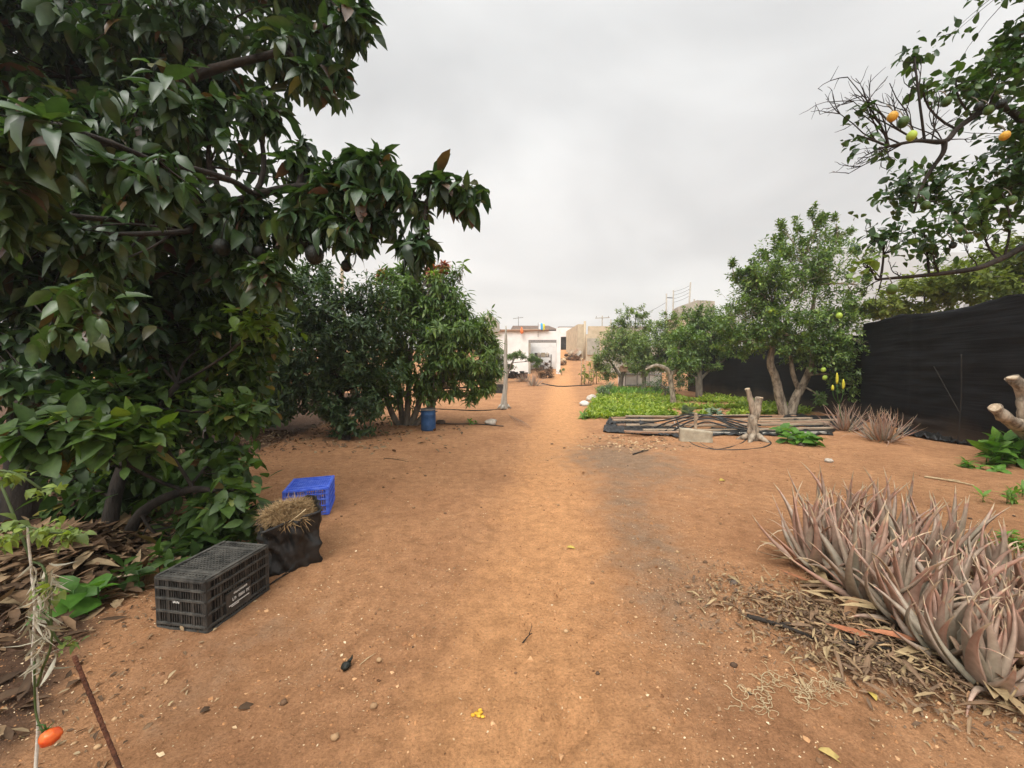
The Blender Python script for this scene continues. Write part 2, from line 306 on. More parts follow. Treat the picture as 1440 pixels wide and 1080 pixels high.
class MB:
    def __init__(s): s.v = []; s.f = []; s.t = []; s.mi = []; s.tv = 0.5; s.m = 0
    def add(s, vs, fs):
        b = len(s.v); s.v += [tuple(v) for v in vs]; s.f += [tuple(i + b for i in f) for f in fs]; s.t += [s.tv] * len(vs); s.mi += [s.m] * len(fs)
        return s
    def box(s, c, size, rot=None):
        hx, hy, hz = size[0] / 2, size[1] / 2, size[2] / 2
        vs = [Vector((x, y, z)) for z in (-hz, hz) for y in (-hy, hy) for x in (-hx, hx)]
        if rot is not None:
            q = rot if isinstance(rot, Matrix) else Euler(rot).to_matrix()
            vs = [q @ v for v in vs]
        c = Vector(c)
        return s.add([v + c for v in vs], [(0, 2, 3, 1), (4, 5, 7, 6), (0, 1, 5, 4), (2, 6, 7, 3), (0, 4, 6, 2), (1, 3, 7, 5)])
    def bar(s, a, b, wd, th, up=(0, 0, 1)):
        a, b = Vector(a), Vector(b); d = b - a; x = d.normalized(); z = Vector(up); y = z.cross(x).normalized(); z = x.cross(y)
        return s.box((a + b) / 2, (d.length, wd, th), Matrix((x, y, z)).transposed())
    def tube(s, pts, rad, n=6, cap=True, wob=0.0):
        pts = [Vector(p) for p in pts]
        if not hasattr(rad, '__len__'): rad = [rad] * len(pts)
        ref = None; vs = []
        for i, p in enumerate(pts):
            d = (pts[min(i + 1, len(pts) - 1)] - pts[max(i - 1, 0)])
            d = d.normalized() if d.length > 1e-9 else Vector((0, 0, 1))
            if ref is None:
                ref = d.cross(Vector((0, 0, 1)) if abs(d.z) < .9 else Vector((1, 0, 0))).normalized()
            ref = (ref - d * ref.dot(d)); ref = ref.normalized() if ref.length > 1e-6 else d.orthogonal().normalized()
            o = d.cross(ref)
            for k in range(n):
                a = 2 * math.pi * k / n; r = rad[i] * (1 + (random.uniform(-wob, wob) if wob else 0))
                vs.append(p + (ref * math.cos(a) + o * math.sin(a)) * r)
        fs = []
        for i in range(len(pts) - 1):
            for k in range(n):
                k2 = (k + 1) % n; fs.append((i * n + k, i * n + k2, (i + 1) * n + k2, (i + 1) * n + k))
        if cap: fs += [tuple(range(n - 1, -1, -1)), tuple(range((len(pts) - 1) * n, len(pts) * n))]
        return s.add(vs, fs)
    def lathe(s, c, prof, n=20, squash=(1, 1)):
        c = Vector(c); vs = []; fs = []
        for r, z in prof:
            for k in range(n):
                a = 2 * math.pi * k / n; vs.append(c + Vector((r * math.cos(a) * squash[0], r * math.sin(a) * squash[1], z)))
        for i in range(len(prof) - 1):
            for k in range(n):
                k2 = (k + 1) % n; fs.append((i * n + k, i * n + k2, (i + 1) * n + k2, (i + 1) * n + k))
        fs += [tuple(range(n - 1, -1, -1)), tuple(range((len(prof) - 1) * n, len(prof) * n))]
        return s.add(vs, fs)
    def blob(s, c, r, amp=.2, seed=0, n=14, m=9, fr=1.6):
        c = Vector(c); r = r if hasattr(r, '__len__') else (r, r, r); vs = []; fs = []
        for i in range(m + 1):
            th = math.pi * i / m
            for k in range(n):
                a = 2 * math.pi * k / n
                d = Vector((math.sin(th) * math.cos(a), math.sin(th) * math.sin(a), math.cos(th)))
                q = 1 + amp * noise.noise(d * fr + Vector((seed * 3.1, seed * 1.7, 0)))
                vs.append(c + Vector((d.x * r[0], d.y * r[1], d.z * r[2])) * q)
        for i in range(m):
            for k in range(n):
                k2 = (k + 1) % n; fs.append((i * n + k, (i + 1) * n + k, (i + 1) * n + k2, i * n + k2))
        return s.add(vs, fs)
    def build(s, name, mat, parent=None, org=None, smooth=True, tone=False, angle=None):
        off = worldloc(parent) if parent is not None else (Vector(org) if org is not None else Vector((0, 0, 0)))
        me = bpy.data.meshes.new(name); me.from_pydata([(v[0] - off[0], v[1] - off[1], v[2] - off[2]) for v in s.v], [], s.f)
        for mm in (mat if isinstance(mat, (list, tuple)) else [mat]): me.materials.append(mm)
        me.polygons.foreach_set('use_smooth', [smooth and len(f) <= 4 for f in s.f]); me.polygons.foreach_set('material_index', s.mi)
        if tone:
            a = me.attributes.new('tone', 'FLOAT', 'POINT'); a.data.foreach_set('value', s.t)
        me.update()
        return link(name, me, parent, org)

def bez(a, b, c, n=6):
    a, b, c = Vector(a), Vector(b), Vector(c)
    return [a * (1 - t) ** 2 + b * 2 * t * (1 - t) + c * t * t for t in [i / (n - 1) for i in range(n)]]
def smoothline(pts, n=4):
    P = [Vector(p) for p in pts]; o = []
    for i in range(len(P) - 1):
        p0, p1, p2, p3 = P[max(i - 1, 0)], P[i], P[i + 1], P[min(i + 2, len(P) - 1)]
        for k in range(n):
            t = k / n
            o.append(.5 * ((2 * p1) + (p2 - p0) * t + (2 * p0 - 5 * p1 + 4 * p2 - p3) * t * t + (3 * p1 - p0 - 3 * p2 + p3) * t ** 3))
    return o + [P[-1]]
def lerp_list(r, n):
    x = np.linspace(0, len(r) - 1, n); return list(np.interp(x, range(len(r)), r))

def nrm(a): return a / np.maximum(np.linalg.norm(a, axis=-1, keepdims=True), 1e-9)
TEMPL = {'hi': ([0, .10, .38, .70, 1], [.07, .50, 1, .74, .03]), 'mid': ([0, .35, .75, 1], [.08, 1, .78, .04])}
def leaf_geo(P, A, Nn, Ln, Wd, tone, detail='mid', curl=.25, fold=.25):
    P, A, Nn = np.asarray(P, float), np.asarray(A, float), np.asarray(Nn, float)
    n = len(P); A = nrm(A); S = nrm(np.cross(A, Nn)); Nn = np.cross(S, A)
    Ln = np.broadcast_to(np.asarray(Ln, float), (n,))[:, None]; Wd = np.broadcast_to(np.asarray(Wd, float), (n,))[:, None]
    curl = np.broadcast_to(np.asarray(curl, float), (n,))[:, None]
    fold = np.broadcast_to(np.asarray(fold, float), (n,))[:, None]
    tone = np.asarray(tone, float)
    if detail == 'lo':
        c = P + A * Ln * .45 - Nn * Ln * curl * .2
        V = np.stack([P, c + S * Wd / 2 + Nn * fold * Wd * .5, P + A * Ln - Nn * Ln * curl, c - S * Wd / 2 + Nn * fold * Wd * .5], 1)
        b = np.arange(n)[:, None] * 4
        Fc = np.concatenate([b + np.array([0, 2, 1]), b + np.array([0, 3, 2])])
        return V.reshape(-1, 3), Fc, np.repeat(tone, 4)
    ts, ws = TEMPL[detail]; rows = []
    for t, wv in zip(ts, ws):
        c = P + A * Ln * t * (1 - .25 * np.abs(curl) * t) - Nn * Ln * curl * t * t
        e = S * Wd / 2 * wv; u = Nn * fold * Wd * .5 * wv
        rows += [c + e + u, c, c - e + u]
    V = np.stack(rows, 1); k = len(ts) * 3; b = np.arange(n)[:, None] * k; q = []
    for i in range(len(ts) - 1):
        for j in (0, 1):
            q.append(b + np.array([i * 3 + j, i * 3 + j + 1, i * 3 + j + 4, i * 3 + j + 3]))
    tv = np.repeat(tone, k).reshape(n, k); mid = np.arange(k) % 3 == 1
    tv[:, mid] = np.where(tv[:, mid] < .8, np.minimum(tv[:, mid] + .10, .82), tv[:, mid])
    return V.reshape(-1, 3), np.concatenate(q), tv.ravel()
def leaves(name, mat, parts, parent=None, org=None):
    Vs, Fs, Ts, b = [], [], [], 0
    for V, Fc, t in parts:
        Vs.append(V); Fs.append(Fc + b); Ts.append(t); b += len(V)
    by = {}
    for f in Fs: by.setdefault(f.shape[1], []).append(f)
    return np_mesh(name, np.concatenate(Vs), [np.concatenate(x) for x in by.values()], mat, parent, org, np.concatenate(Ts))

def spray_leaves(C, D, k, Lf, ratio, droop=.3, spread=(35, 85), stem=.1, tone=(0, .85), detail='mid', curl=.25, fold=.25, tones=None, odd=0):
    n = len(C); C = np.asarray(C, float); D = nrm(np.asarray(D, float))
    up = np.array([0, 0, 1.0]); e1 = np.cross(D, up); bad = np.linalg.norm(e1, axis=1) < .05; e1[bad] = [1, 0, 0]; e1 = nrm(e1); e2 = np.cross(D, e1)
    j = np.arange(k)[None, :, None]; ph = RNG.uniform(0, 6.28, (n, 1, 1)); azm = j * 2.4 + ph + RNG.normal(0, .3, (n, k, 1))
    fr = (j + RNG.uniform(-.4, .4, (n, k, 1))) / max(k - 1, 1)
    th = np.radians(spread[0] + (spread[1] - spread[0]) * np.clip(fr, 0, 1) + RNG.normal(0, 8, (n, k, 1)))
    A = D[:, None] * np.cos(th) + (e1[:, None] * np.cos(azm) + e2[:, None] * np.sin(azm)) * np.sin(th)
    A[..., 2] -= droop * RNG.uniform(.4, 1.4, (n, k)); A = nrm(A)
    P = C[:, None] - D[:, None] * stem * fr
    Nn = np.tile(up, (n, k, 1)) + RNG.normal(0, .35, (n, k, 3)) + D[:, None] * .25
    ln = Lf * np.clip(RNG.normal(.88, .24, (n, k)), .4, 1.3)
    if tones is None:
        base = RNG.uniform(0, 1, (n, 1)); tn = tone[0] + (tone[1] - tone[0]) * np.clip(.55 * base + .45 * RNG.uniform(0, 1, (n, k)), 0, 1)
        if odd: tn = np.where(RNG.uniform(0, 1, (n, k)) < odd, RNG.uniform(.84, 1, (n, k)), tn)
    else: tn = np.repeat(np.asarray(tones)[:, None], k, 1) * RNG.uniform(.85, 1.1, (n, k))
    f = lambda a: a.reshape(-1, 3)
    return leaf_geo(f(P), f(A), f(Nn), ln.ravel(), (ln * ratio * RNG.uniform(.85, 1.15, (n, k))).ravel(), tn.ravel(), detail, RNG.normal(curl, .12, n * k), RNG.normal(fold, .1, n * k))

def blob_points(c, r, n, gap=.0, fr=1.8, shell=.35, seed=0, clump=.30):
    """n points in an ellipsoid, gathered in clumps towards its outside; a noise field leaves gaps"""
    out, dirs, subs = [], [], []
    c = np.array(c); r = np.array(r)
    m = max(3, n // 11)
    while len(subs) < m:
        d = RNG.normal(0, 1, 3); d /= np.linalg.norm(d); q = shell + (1 - shell) * RNG.uniform(0, 1) ** .6
        q *= 1 + .45 * noise.noise(Vector(d * 2.3) + Vector((seed, 0, 0)))
        subs.append((d * q, d, RNG.uniform(.5, 1.3)))
    tries = 0
    while len(out) < n and tries < n * 6:
        tries += 1
        sd_, d, sz = subs[RNG.integers(m)]
        p = c + (sd_ + RNG.normal(0, clump * .55 * sz, 3)) * r
        if gap > 0 and noise.noise(Vector(p * fr / max(r)) * 1.6 + Vector((seed * 2.3, 1, 4))) < -.55 + gap: continue
        out.append(p); dirs.append(d)
    return np.array(out).reshape(-1, 3), np.array(dirs).reshape(-1, 3)

def pxblob(px, py, d, rx, ry, rd=None, dens=1.0, **kw):
    """a crown lobe seen at that place, of real size, at distance d"""
    s = d / F
    r = (rx * s, rd if rd is not None else (rx + ry) * s * .55, ry * s)
    return dict(c=W(px, py, d), r=r, dens=dens, **kw)

def tree(name, label, cat, base, trunks, blobs, mat, bark, k=6, Lf=.1, ratio=.42, sprays=120, droop=.3, detail='lo', gap=.25, curl=.25, fold=.25,
         spread=(35, 85), upw=.35, tone=(0, .85), twig=.35, limb_r=.035, group=None, subs=5, limbs=True, seed=1, stem=.1, extra=None, clump=.30, twig_len=.25, odd=0):
    root = thing(name, label, cat, base, group)
    mb = MB(); tips = []
    for pts, rads in trunks:
        q = smoothline(pts, 4); mb.tube(q, lerp_list(rads, len(q)), 9, True, .06); tips += q[len(q) // 3:]
    parts = []; br = MB()
    for i, b in enumerate(blobs):
        c, r = b['c'], b['r']
        area = math.pi * max(r[0], r[1]) * r[2]
        n = max(3, int(area * sprays * b.get('dens', 1)))
        C, D = blob_points(c, r, n, b.get('gap', gap), seed=seed * 7.3 + i * 1.9, clump=clump)
        if len(C) == 0: continue
        dirv = D * .75 + np.array([0, 0, upw]) + RNG.normal(0, .35, D.shape)
        tn = b.get('tone', tone)
        parts.append(spray_leaves(C, dirv, b.get('k', k), b.get('L', Lf), ratio, b.get('droop', droop), spread, stem, tn, b.get('detail', detail), curl, fold, None, odd))
        if limbs:
            src = min(tips, key=lambda p: (p - c).length + max(0, p.z - c.z) * 1.5)
            mid = (src + c) / 2 + Vector((random.uniform(-.28, .28), random.uniform(-.28, .28), random.uniform(-.05, .2))) * (src - c).length
            lr = b.get('limb', limb_r)
            nodes = []
            ln = bez(src, mid, c, 7); nodes += ln[2:]; br.tube(ln, lerp_list([lr, lr * .6], 7), 6, False, .08)
            ends = [Vector(C[q]) for q in RNG.choice(len(C), min(subs, len(C)), replace=False)]
            for e_ in ends:
                st = ln[random.randint(3, 6)]
                m2 = (st + e_) / 2 + Vector((random.uniform(-.22, .22), random.uniform(-.22, .22), random.uniform(-.1, .2))) * (st - e_).length
                sb = bez(st, m2, e_, 5); nodes += sb[1:]; br.tube(sb, lerp_list([lr * .45, lr * .12], 5), 5, False, .08)
        for q in range(int(len(C) * twig) if limbs else 0):
            p = Vector(C[q]); nd = min(nodes, key=lambda t_: (t_ - p).length_squared); dl = (nd - p).length
            if dl > twig_len * 3.2: continue
            br.tube([nd, nd.lerp(p, .5) + Vector((random.uniform(-.1, .1), random.uniform(-.1, .1), random.uniform(-.12, .05))) * dl, p], [Lf * .05, Lf * .035, Lf * .018], 4, False)
    mb.add(br.v, br.f)
    if extra: mb.add(extra.v, extra.f)
    mb.build('trunk', bark, root)
    if parts: leaves('crown', mat, parts, root)
    return root

def fruit(parent, p, r, mat, name='fruit', squash=1.0, seed=0):
    return MB().blob(p, (r, r, r * squash), .05, seed, 14, 10).build(name, mat, parent)

# ================================================================== SETTING
def build_ground():
    def axis(lo, hi, step, far, g=1.22):
        a = list(np.arange(lo, hi, step)); s = step; x = hi
        while x < far: a.append(x); s *= g; x += s
        a.append(far); s = step; x = lo - step; b = []
        while x > -far: b.append(x); s *= g; x -= s
        b.append(-far)
        return np.array(sorted(b) + a)
    def merge(*seg): return np.unique(np.round(np.concatenate(seg), 4))
    ox = axis(-6, 7, .06, 900); oy = axis(0.3, 14, .06, 900, 1.08)
    xs = merge(ox[ox < -3.2], np.arange(-3.2, 3.6, .026), ox[ox > 3.6]); ys = merge(oy[oy < .8], np.arange(.8, 5.2, .026), oy[oy > 5.2])
    X, Y = np.meshgrid(xs, ys); Z = T(X, Y).copy()
    near = (np.abs(X) < 30) & (Y < 70) & (Y > -10)
    fine = (X > -3.3) & (X < 3.7) & (Y > .7) & (Y < 5.4)
    for i, j in np.argwhere(near):
        Z[i, j] += Hm(X[i, j], Y[i, j])
        if fine[i, j]:
            v = Vector((X[i, j], Y[i, j], 0)); q = noise.noise(v * 16)
            Z[i, j] += .0035 * q + .0028 * noise.noise(v * 34) + .006 * max(0, q - .25)
    rf = random.Random(77)                       # old footprints along the path
    for k in range(60):
        y = rf.uniform(1.0, 6.5); x = -.12 + .135 * y + rf.gauss(0, .35); a = rf.gauss(0, .25) + (math.pi if rf.random() < .4 else 0); ln, wd, dp = .13, .05, rf.uniform(.008, .018)
        u = (X - x) * math.sin(a) + (Y - y) * math.cos(a); v = (X - x) * math.cos(a) - (Y - y) * math.sin(a)
        e_ = (u / ln) ** 2 + (v / (wd * (1 + .25 * np.sign(u)))) ** 2
        Z += np.where(e_ < 4, -dp * np.exp(-e_ ** 2) + dp * .35 * np.exp(-((e_ - 1.7) / .5) ** 2), 0)
    ny, nx = X.shape
    V = np.stack([X, Y, Z], -1).reshape(-1, 3)
    a = (np.arange(ny - 1)[:, None] * nx + np.arange(nx - 1)[None]).ravel()
    o = np_mesh('ground', V, [np.stack([a, a + 1, a + nx + 1, a + nx], 1)], M['soil'])
    tag(o, kind='structure')
    x, y = V[:, 0], V[:, 1]
    xc = -.12 + .135 * y
    path = .80 * np.exp(-np.abs((x - xc) / (.62 + .012 * y)) ** 2.5) * (y > -2)
    g = np.exp(-(((x - 1.75) / 1.0) ** 2 + ((y - 6.0) / 1.5) ** 2)) * 1.0
    g = np.maximum(g, .66 * np.exp(-((x - (.98 + .13 * (y - 2))) / .42) ** 2) * sstep(1.2, 2.6, y) * (1 - sstep(6, 9, y)))
    g = np.maximum(g, .5 * np.exp(-(((x - 3.0) / 1.6) ** 2 + ((y - 7.0) / .5) ** 2)))
    g = np.maximum(g, .40 * np.exp(-(((x + 1.5) / .6) ** 2 + ((y - 2.0) / .6) ** 2)))
    lit = np.exp(-(((x - 2.05) / .6) ** 2 + ((y - 2.05) / .45) ** 2)) * .8
    xb = np.interp(y, [0, 1.6, 2.1, 3, 5.5, 8, 12, 16], [-1.6, -1.75, -2.15, -2.7, -4.0, -4.4, -4.5, -6])
    lit = np.maximum(lit, .85 * sstep(-.15, .5, xb - x) * (y > -2) * (y < 20))
    lit = np.maximum(lit, .45 * np.exp(-(((x + 3.6) / 1.6) ** 2 + ((y - 7.6) / 1.0) ** 2)))
    for nm, v in (('path', path), ('grey', g), ('litter', lit)):
        at = o.data.attributes.new(nm, 'FLOAT', 'POINT'); at.data.foreach_set('value', v.astype(np.float32))
build_ground()

def build_hill():
    # bare hillside far behind the fence on the right
    xs = np.linspace(-200, 900, 90); ys = np.linspace(430, 900, 40)
    X, Y = np.meshgrid(xs, ys)
    ridge = np.interp(X, [-200, 150, 330, 450, 520, 600, 700, 800, 900], [0, 3, 25, 118, 140, 138, 130, 110, 70])
    up = sstep(430, 600, Y) * (1 - .5 * sstep(620, 900, Y))
    Z = 2 + 1.28 * ridge * up
    for i in range(X.shape[0]):
        for j in range(X.shape[1]): Z[i, j] += 6 * noise.noise(Vector((X[i, j] * .012, Y[i, j] * .012, 3))) * up[i, j]
    nx = len(xs); a = (np.arange(len(ys) - 1)[:, None] * nx + np.arange(nx - 1)[None]).ravel()
    tag(np_mesh('hill', np.stack([X, Y, Z], -1).reshape(-1, 3), [np.stack([a, a + 1, a + nx + 1, a + nx], 1)], M['hill']), kind='structure')
build_hill()

def PX(px, d): return (px - 720) / F * d
def PZ(py, d): return W(720, py, d).z

def build_white_house():
    d = 35.0
    base = Vector((PX(750, d), d, float(T(0, d))))
    h = thing('white_house', 'low whitewashed house with an open storage bay at the end of the dirt path', 'house', base)
    zb = base.z - .15
    x0, x1, x2, x3 = PX(683, d), PX(743, d), PX(782, d), PX(787.5, d)
    zt = PZ(465.5, d); zo = PZ(478, d); th = .22
    wl = MB()
    wl.box(((x0 + x1) / 2, d, (zb + zt) / 2), (x1 - x0, th, zt - zb))            # wall left of the bay
    wl.box(((x1 + x2) / 2, d, (zo + zt) / 2), (x2 - x1, th, zt - zo))            # wall above it
    wl.box((x0 + .12, d + 3.2, (zb + zt) / 2), (th, 6.1, zt - zb))
    wl.box(((x0 + x2) / 2, d + 6.4, (zb + zt) / 2 + .4), (x2 - x0, th, zt - zb + .8 - 2.0))
    wl.build('wall', M['white_wall'], h, smooth=False)
    MB().box(((x2 + x3) / 2, d - .05, (zb + PZ(461, d)) / 2), (x3 - x2, .36, PZ(461, d) - zb)).build('pillar', M['white_wall'], h, smooth=False)
    MB().box(((x1 + x2) / 2, d + .02, zo - .13), (x2 - x1 - .01, .26, .24)).build('lintel', M['steel'], h, smooth=False)
    MB().box((x1 + .10, d + .03, (zb + zo - .26) / 2), (.18, .3, zo - .26 - zb)).build('pillar', M['block_wall'], h, smooth=False)
    MB().box(((x0 + x1) / 2, d + 3.2, zt + .07), (x1 - x0 + .2, 6.9, .12)).build('roof', M['tile_roof'], h, smooth=False)
    MB().tube([(PX(700, d), d - .25, zt + .03), (PX(771, d), d - .25, zt + .05)], .09, 8).build('eave_beam', M['timber_red'], h)
    # back wall of the bay with its light band, and shelves of clutter
    MB().box(((x1 + x2) / 2, d + 3.6, (zb + zo) / 2 - .2), (x2 - x1 + 1.0, .2, zo - zb - .5)).build('back_wall', M['white_wall'], h, smooth=False)
    sh = MB()
    for zz in (.55, 1.15, 1.7): sh.box(((x1 + x2) / 2, d + 2.6, zb + zz), (x2 - x1 - .3, .6, .05))
    for xx in (x1 + .3, (x1 + x2) / 2, x2 - .2): sh.box((xx, d + 2.6, zb + 1.0), (.06, .56, 1.9))
    sh.build('shelf', M['steel'], h, smooth=False)
    # second volume higher up the slope
    d2 = 60.0; zb2 = float(T(0, d2)) - .2; zt2 = PZ(460.5, d2)
    a0, a1 = PX(786, d2), PX(812, d2); dd0, dd1, dzt = PX(788.2, d2), PX(796, d2), PZ(473.5, d2)
    u = MB()
    u.box(((a0 + dd0) / 2, d2, (zb2 + zt2) / 2), (dd0 - a0, .25, zt2 - zb2)); u.box(((dd1 + a1) / 2, d2, (zb2 + zt2) / 2), (a1 - dd1, .25, zt2 - zb2))
    u.box(((dd0 + dd1) / 2, d2, (dzt + zt2) / 2), (dd1 - dd0, .25, zt2 - dzt))
    u.build('upper_wall', M['white_wall'], h, smooth=False)
    dr = MB().box(((dd0 + dd1) / 2, d2 + .3, (zb2 + dzt) / 2), (dd1 - dd0 + .3, .06, dzt - zb2)).build('door', M['dark_inside'], h, smooth=False)
    MB().box((dd1 - .15, d2 + .245, zb2 + 1.1), (.05, .06, .16)).build('handle', M['steel'], dr, smooth=False)
    MB().box(((a0 + a1) / 2, d2 + 3, zt2 + .06), (a1 - a0 + .2, 6.2, .12)).build('upper_roof', M['tile_roof'], h, smooth=False)
    # low tiled roof seen over the eave
    d3 = 44.0; t = MB(); r0, r1, r2, r3 = PX(721, d3), PX(765, d3), PX(783, d3), PX(718, d3)
    za, zc = PZ(458, d3), PZ(466, d3)
    t.add([(r3, d3 - 2, zc), (r2, d3 - 2, zc), (r1 + .5, d3, za), (r0, d3, za), (r3, d3 + 2, zc), (r2, d3 + 2, zc)], [(0, 1, 2, 3), (3, 2, 5, 4), (0, 3, 4), (1, 5, 2), (0, 4, 5, 1)])
    t.build('tiled_roof', M['tile_roof'], h, smooth=False)
    MB().box(((r3 + r2) / 2, d3, (zc + zb) / 2 - .05), (r2 - r3 - .2, 3.4, zc - zb - .15)).build('rear_wall', M['white_wall'], h, smooth=False)
    # slanted parapet on the left corner
    p = MB(); d4 = 34.6
    q = [(PX(685.5, d4), PZ(436, d4)), (PX(702.5, d4), PZ(455, d4)), (PX(703, d4), PZ(466, d4)), (PX(684, d4), PZ(468, d4))]
    p.add([(x, d4 - .09, z) for x, z in q] + [(x, d4 + .09, z) for x, z in q], [(3, 2, 1, 0), (4, 5, 6, 7), (0, 1, 5, 4), (1, 2, 6, 5), (2, 3, 7, 6), (3, 0, 4, 7)])
    p.build('parapet', M['block_wall'], h, smooth=False)
    MB().blob((PX(684, d4), d4, PZ(448, d4)), .22, .3, 3).build('parapet_stone', M['stone'], h)
build_white_house()

def simple_antenna(px, py, d, zbase, label):
    x = PX(px, d); zt = PZ(py, d)
    a = thing('roof_antenna', label, 'antenna', (x, d, zbase))
    MB().tube([(x, d, zbase), (x, d, zt)], .035, 6).build('mast', M['steel'], a)
    e = MB(); e.bar((x - .6, d, zt - .25), (x + .55, d, zt - .1), .04, .04)
    for k in range(6): e.bar((x - .55 + k * .2, d - .3, zt - .24 + k * .026), (x - .55 + k * .2, d + .3, zt - .24 + k * .026), .03, .03)
    e.build('elements', M['steel'], a, smooth=False)
simple_antenna(729, 445, 44.0, PZ(459, 44.0) - .2, 'thin television aerial on the brown roof of the white house')

def flag():
    d = 34.7; x = PX(756.5, d); z0 = PZ(466, d); z1 = PZ(453.5, d)
    f = thing('flag', 'white blue and yellow flag flying above the eave of the white house', 'flag', (x, d, z0))
    MB().tube([(x, d, z0 - .5), (x, d, z1)], .025, 6).build('flagpole', M['steel'], f)
    for k, (mt, nm) in enumerate((('flag_white', 'white_stripe'), ('flag_blue', 'blue_stripe'), ('flag_yellow', 'yellow_stripe'))):
        V, fs = [], []
        for j in range(7):
            for i in range(5):
                s = k * .19 + i * .0475
                V.append((x + .04 + s, d + .07 * math.sin(s * 9 + j * .3), z1 - .05 - j * .10 - s * .16 + .03 * math.sin(s * 7)))
        fs = [(j * 5 + i, j * 5 + i + 1, (j + 1) * 5 + i + 1, (j + 1) * 5 + i) for j in range(6) for i in range(4)]
        o = MB().add(V, fs).build(nm, M[mt], f)
        sm = o.modifiers.new('t', 'SOLIDIFY'); sm.thickness = .01
flag()
def pennant():
    d = 34.5; x = PX(733.5, d); z = PZ(467, d)
    m = MB(); m.tube([(x, d, z + .45), (x, d + .02, z + .2), (x + .03, d, z - .02), (x, d, z - .16)], [.03, .12, .17, .05], 8)
    tag(m.build('hanging_pennant', M['orange_cloth'], None, (x, d, z)), 'small orange cloth hanging from the eave of the white house', 'pennant')
pennant()

def walls_right():
    # cream wall running back along the path, then grey block walls
    d = 47.0; x0, x1 = PX(812, d), PX(823, d)
    zb, zt = float(T(0, d)) - .3, PZ(456, d)
    o = thing('garden_wall', 'cream plastered wall end standing beside the rubble at the top of the path', 'wall', ((x0 + x1) / 2, d, zb)); o['kind'] = 'thing'
    m = MB(); m.box(((x0 + x1) / 2, d + 5, (zb + zt) / 2), (x1 - x0, 10, zt - zb)); m.build('wall', M['cream_wall'], o, smooth=False)
    MB().tube([(x1 - .12, d - .1, zb), (x1 - .12, d - .1, zt + .35)], .14, 10).build('rounded_post', M['cream_wall'], o)
    d = 45.5
    o = thing('block_wall', 'stepped grey beige block wall behind the bamboo canes', 'wall', (PX(835, d), d, float(T(0, d)))); o['kind'] = 'thing'
    zb = float(T(0, d)) - .3; m = MB()
    for a, b, y in ((823.5, 858, 470), (827, 858, 458.5)):
        xa, xb = PX(a, d), PX(b, d); m.box(((xa + xb) / 2, d + (0.3 if y < 465 else 0), (zb + PZ(y, d)) / 2), (xb - xa, .25, PZ(y, d) - zb))
    m.build('wall', M['cream_wall'], o, smooth=False)
    xa, xb = PX(825, d), PX(842, d); m = MB().box(((xa + xb) / 2, d - .2, (PZ(476, d) + PZ(499, d)) / 2), (xb - xa, .12, PZ(476, d) - PZ(499, d)))
    m.build('block_panel', M['block_wall'], o, smooth=False)
    d = 75.0; xa, xb = PX(840, d), PX(900, d); zb = 3.0
    o = thing('far_building', 'flat roofed grey building low on the skyline behind the fruit trees', 'building', ((xa + xb) / 2, d, 3.8))
    MB().box(((xa + xb) / 2, d, (zb + PZ(462.5, d)) / 2), (xb - xa, 5, PZ(462.5, d) - zb)).build('wall', M['block_wall'], o, smooth=False)
    m = MB().box(((xa + xb) / 2, d, PZ(462.5, d) + .12), (xb - xa + .3, 5.3, .2)); m.build('roof', M['steel'], o, smooth=False)
    d = 36.0; xa, xb = PX(846, d), PX(1010, d); zb, zt = .3, PZ(489, d)
    o = thing('boundary_wall', 'long low beige block wall glimpsed between the citrus trunks', 'wall', ((xa + xb) / 2, d, .7)); o['kind'] = 'thing'
    MB().box(((xa + xb) / 2, d, (zb + zt) / 2), (xb - xa, .22, zt - zb)).build('wall', M['block_wall'], o, smooth=False)
    m = MB().box(((xa + xb) / 2, d, zt + .04), (xb - xa + .05, .3, .07)); m.build('coping', M['concrete'], o, smooth=False)
    # squat tower
    d = 48.0; xa, xb, xm = PX(962, d), PX(1006, d), PX(984, d); zt = PZ(422, d); zb = 2.0
    o = thing('block_tower', 'unfinished beige block tower rising behind the fruit trees', 'tower', (xm, d, 2.3))
    m = MB(); pts = [(xa, d + 2.2), (PX(978, d), d), (xb, d + .6), (xb + .3, d + 4), (xa + .4, d + 4.5)]
    tops = [zt - .5, zt, zt - .02, zt - .02, zt - .5]
    n = len(pts); m.add([(x, y, zb) for x, y in pts] + [(x, y, z) for (x, y), z in zip(pts, tops)], [(i, (i + 1) % n, n + (i + 1) % n, n + i) for i in range(n)] + [tuple(range(n, 2 * n))])
    m.build('wall', M['block_wall'], o, smooth=False)
    MB().box((PX(979, d), d + 1, zt + .10), (.12, .12, .35)).build('column_stub', M['stone'], o, smooth=False); MB().box((PX(993, d), d + .55, zt - .35), (.14, .14, .8)).build('column_stub', M['stone'], o, smooth=False)
    d = 40.0; xa, xb = PX(953, d), PX(968, d); zt = PZ(447, d)
    o = thing('small_house', 'pinkish block house showing in the gap between two fruit trees', 'house', ((xa + xb) / 2, d, 1.2))
    MB().box(((xa + xb) / 2, d + 1.5, (zt + 1) / 2), (xb - xa, 3, zt - 1)).build('wall', M['cream_wall'], o, smooth=False)
    m = MB().box(((xa + xb) / 2, d + 1.5, zt + .06), (xb - xa + .2, 3.2, .1)); m.build('roof', M['tile_roof'], o, smooth=False)
walls_right()

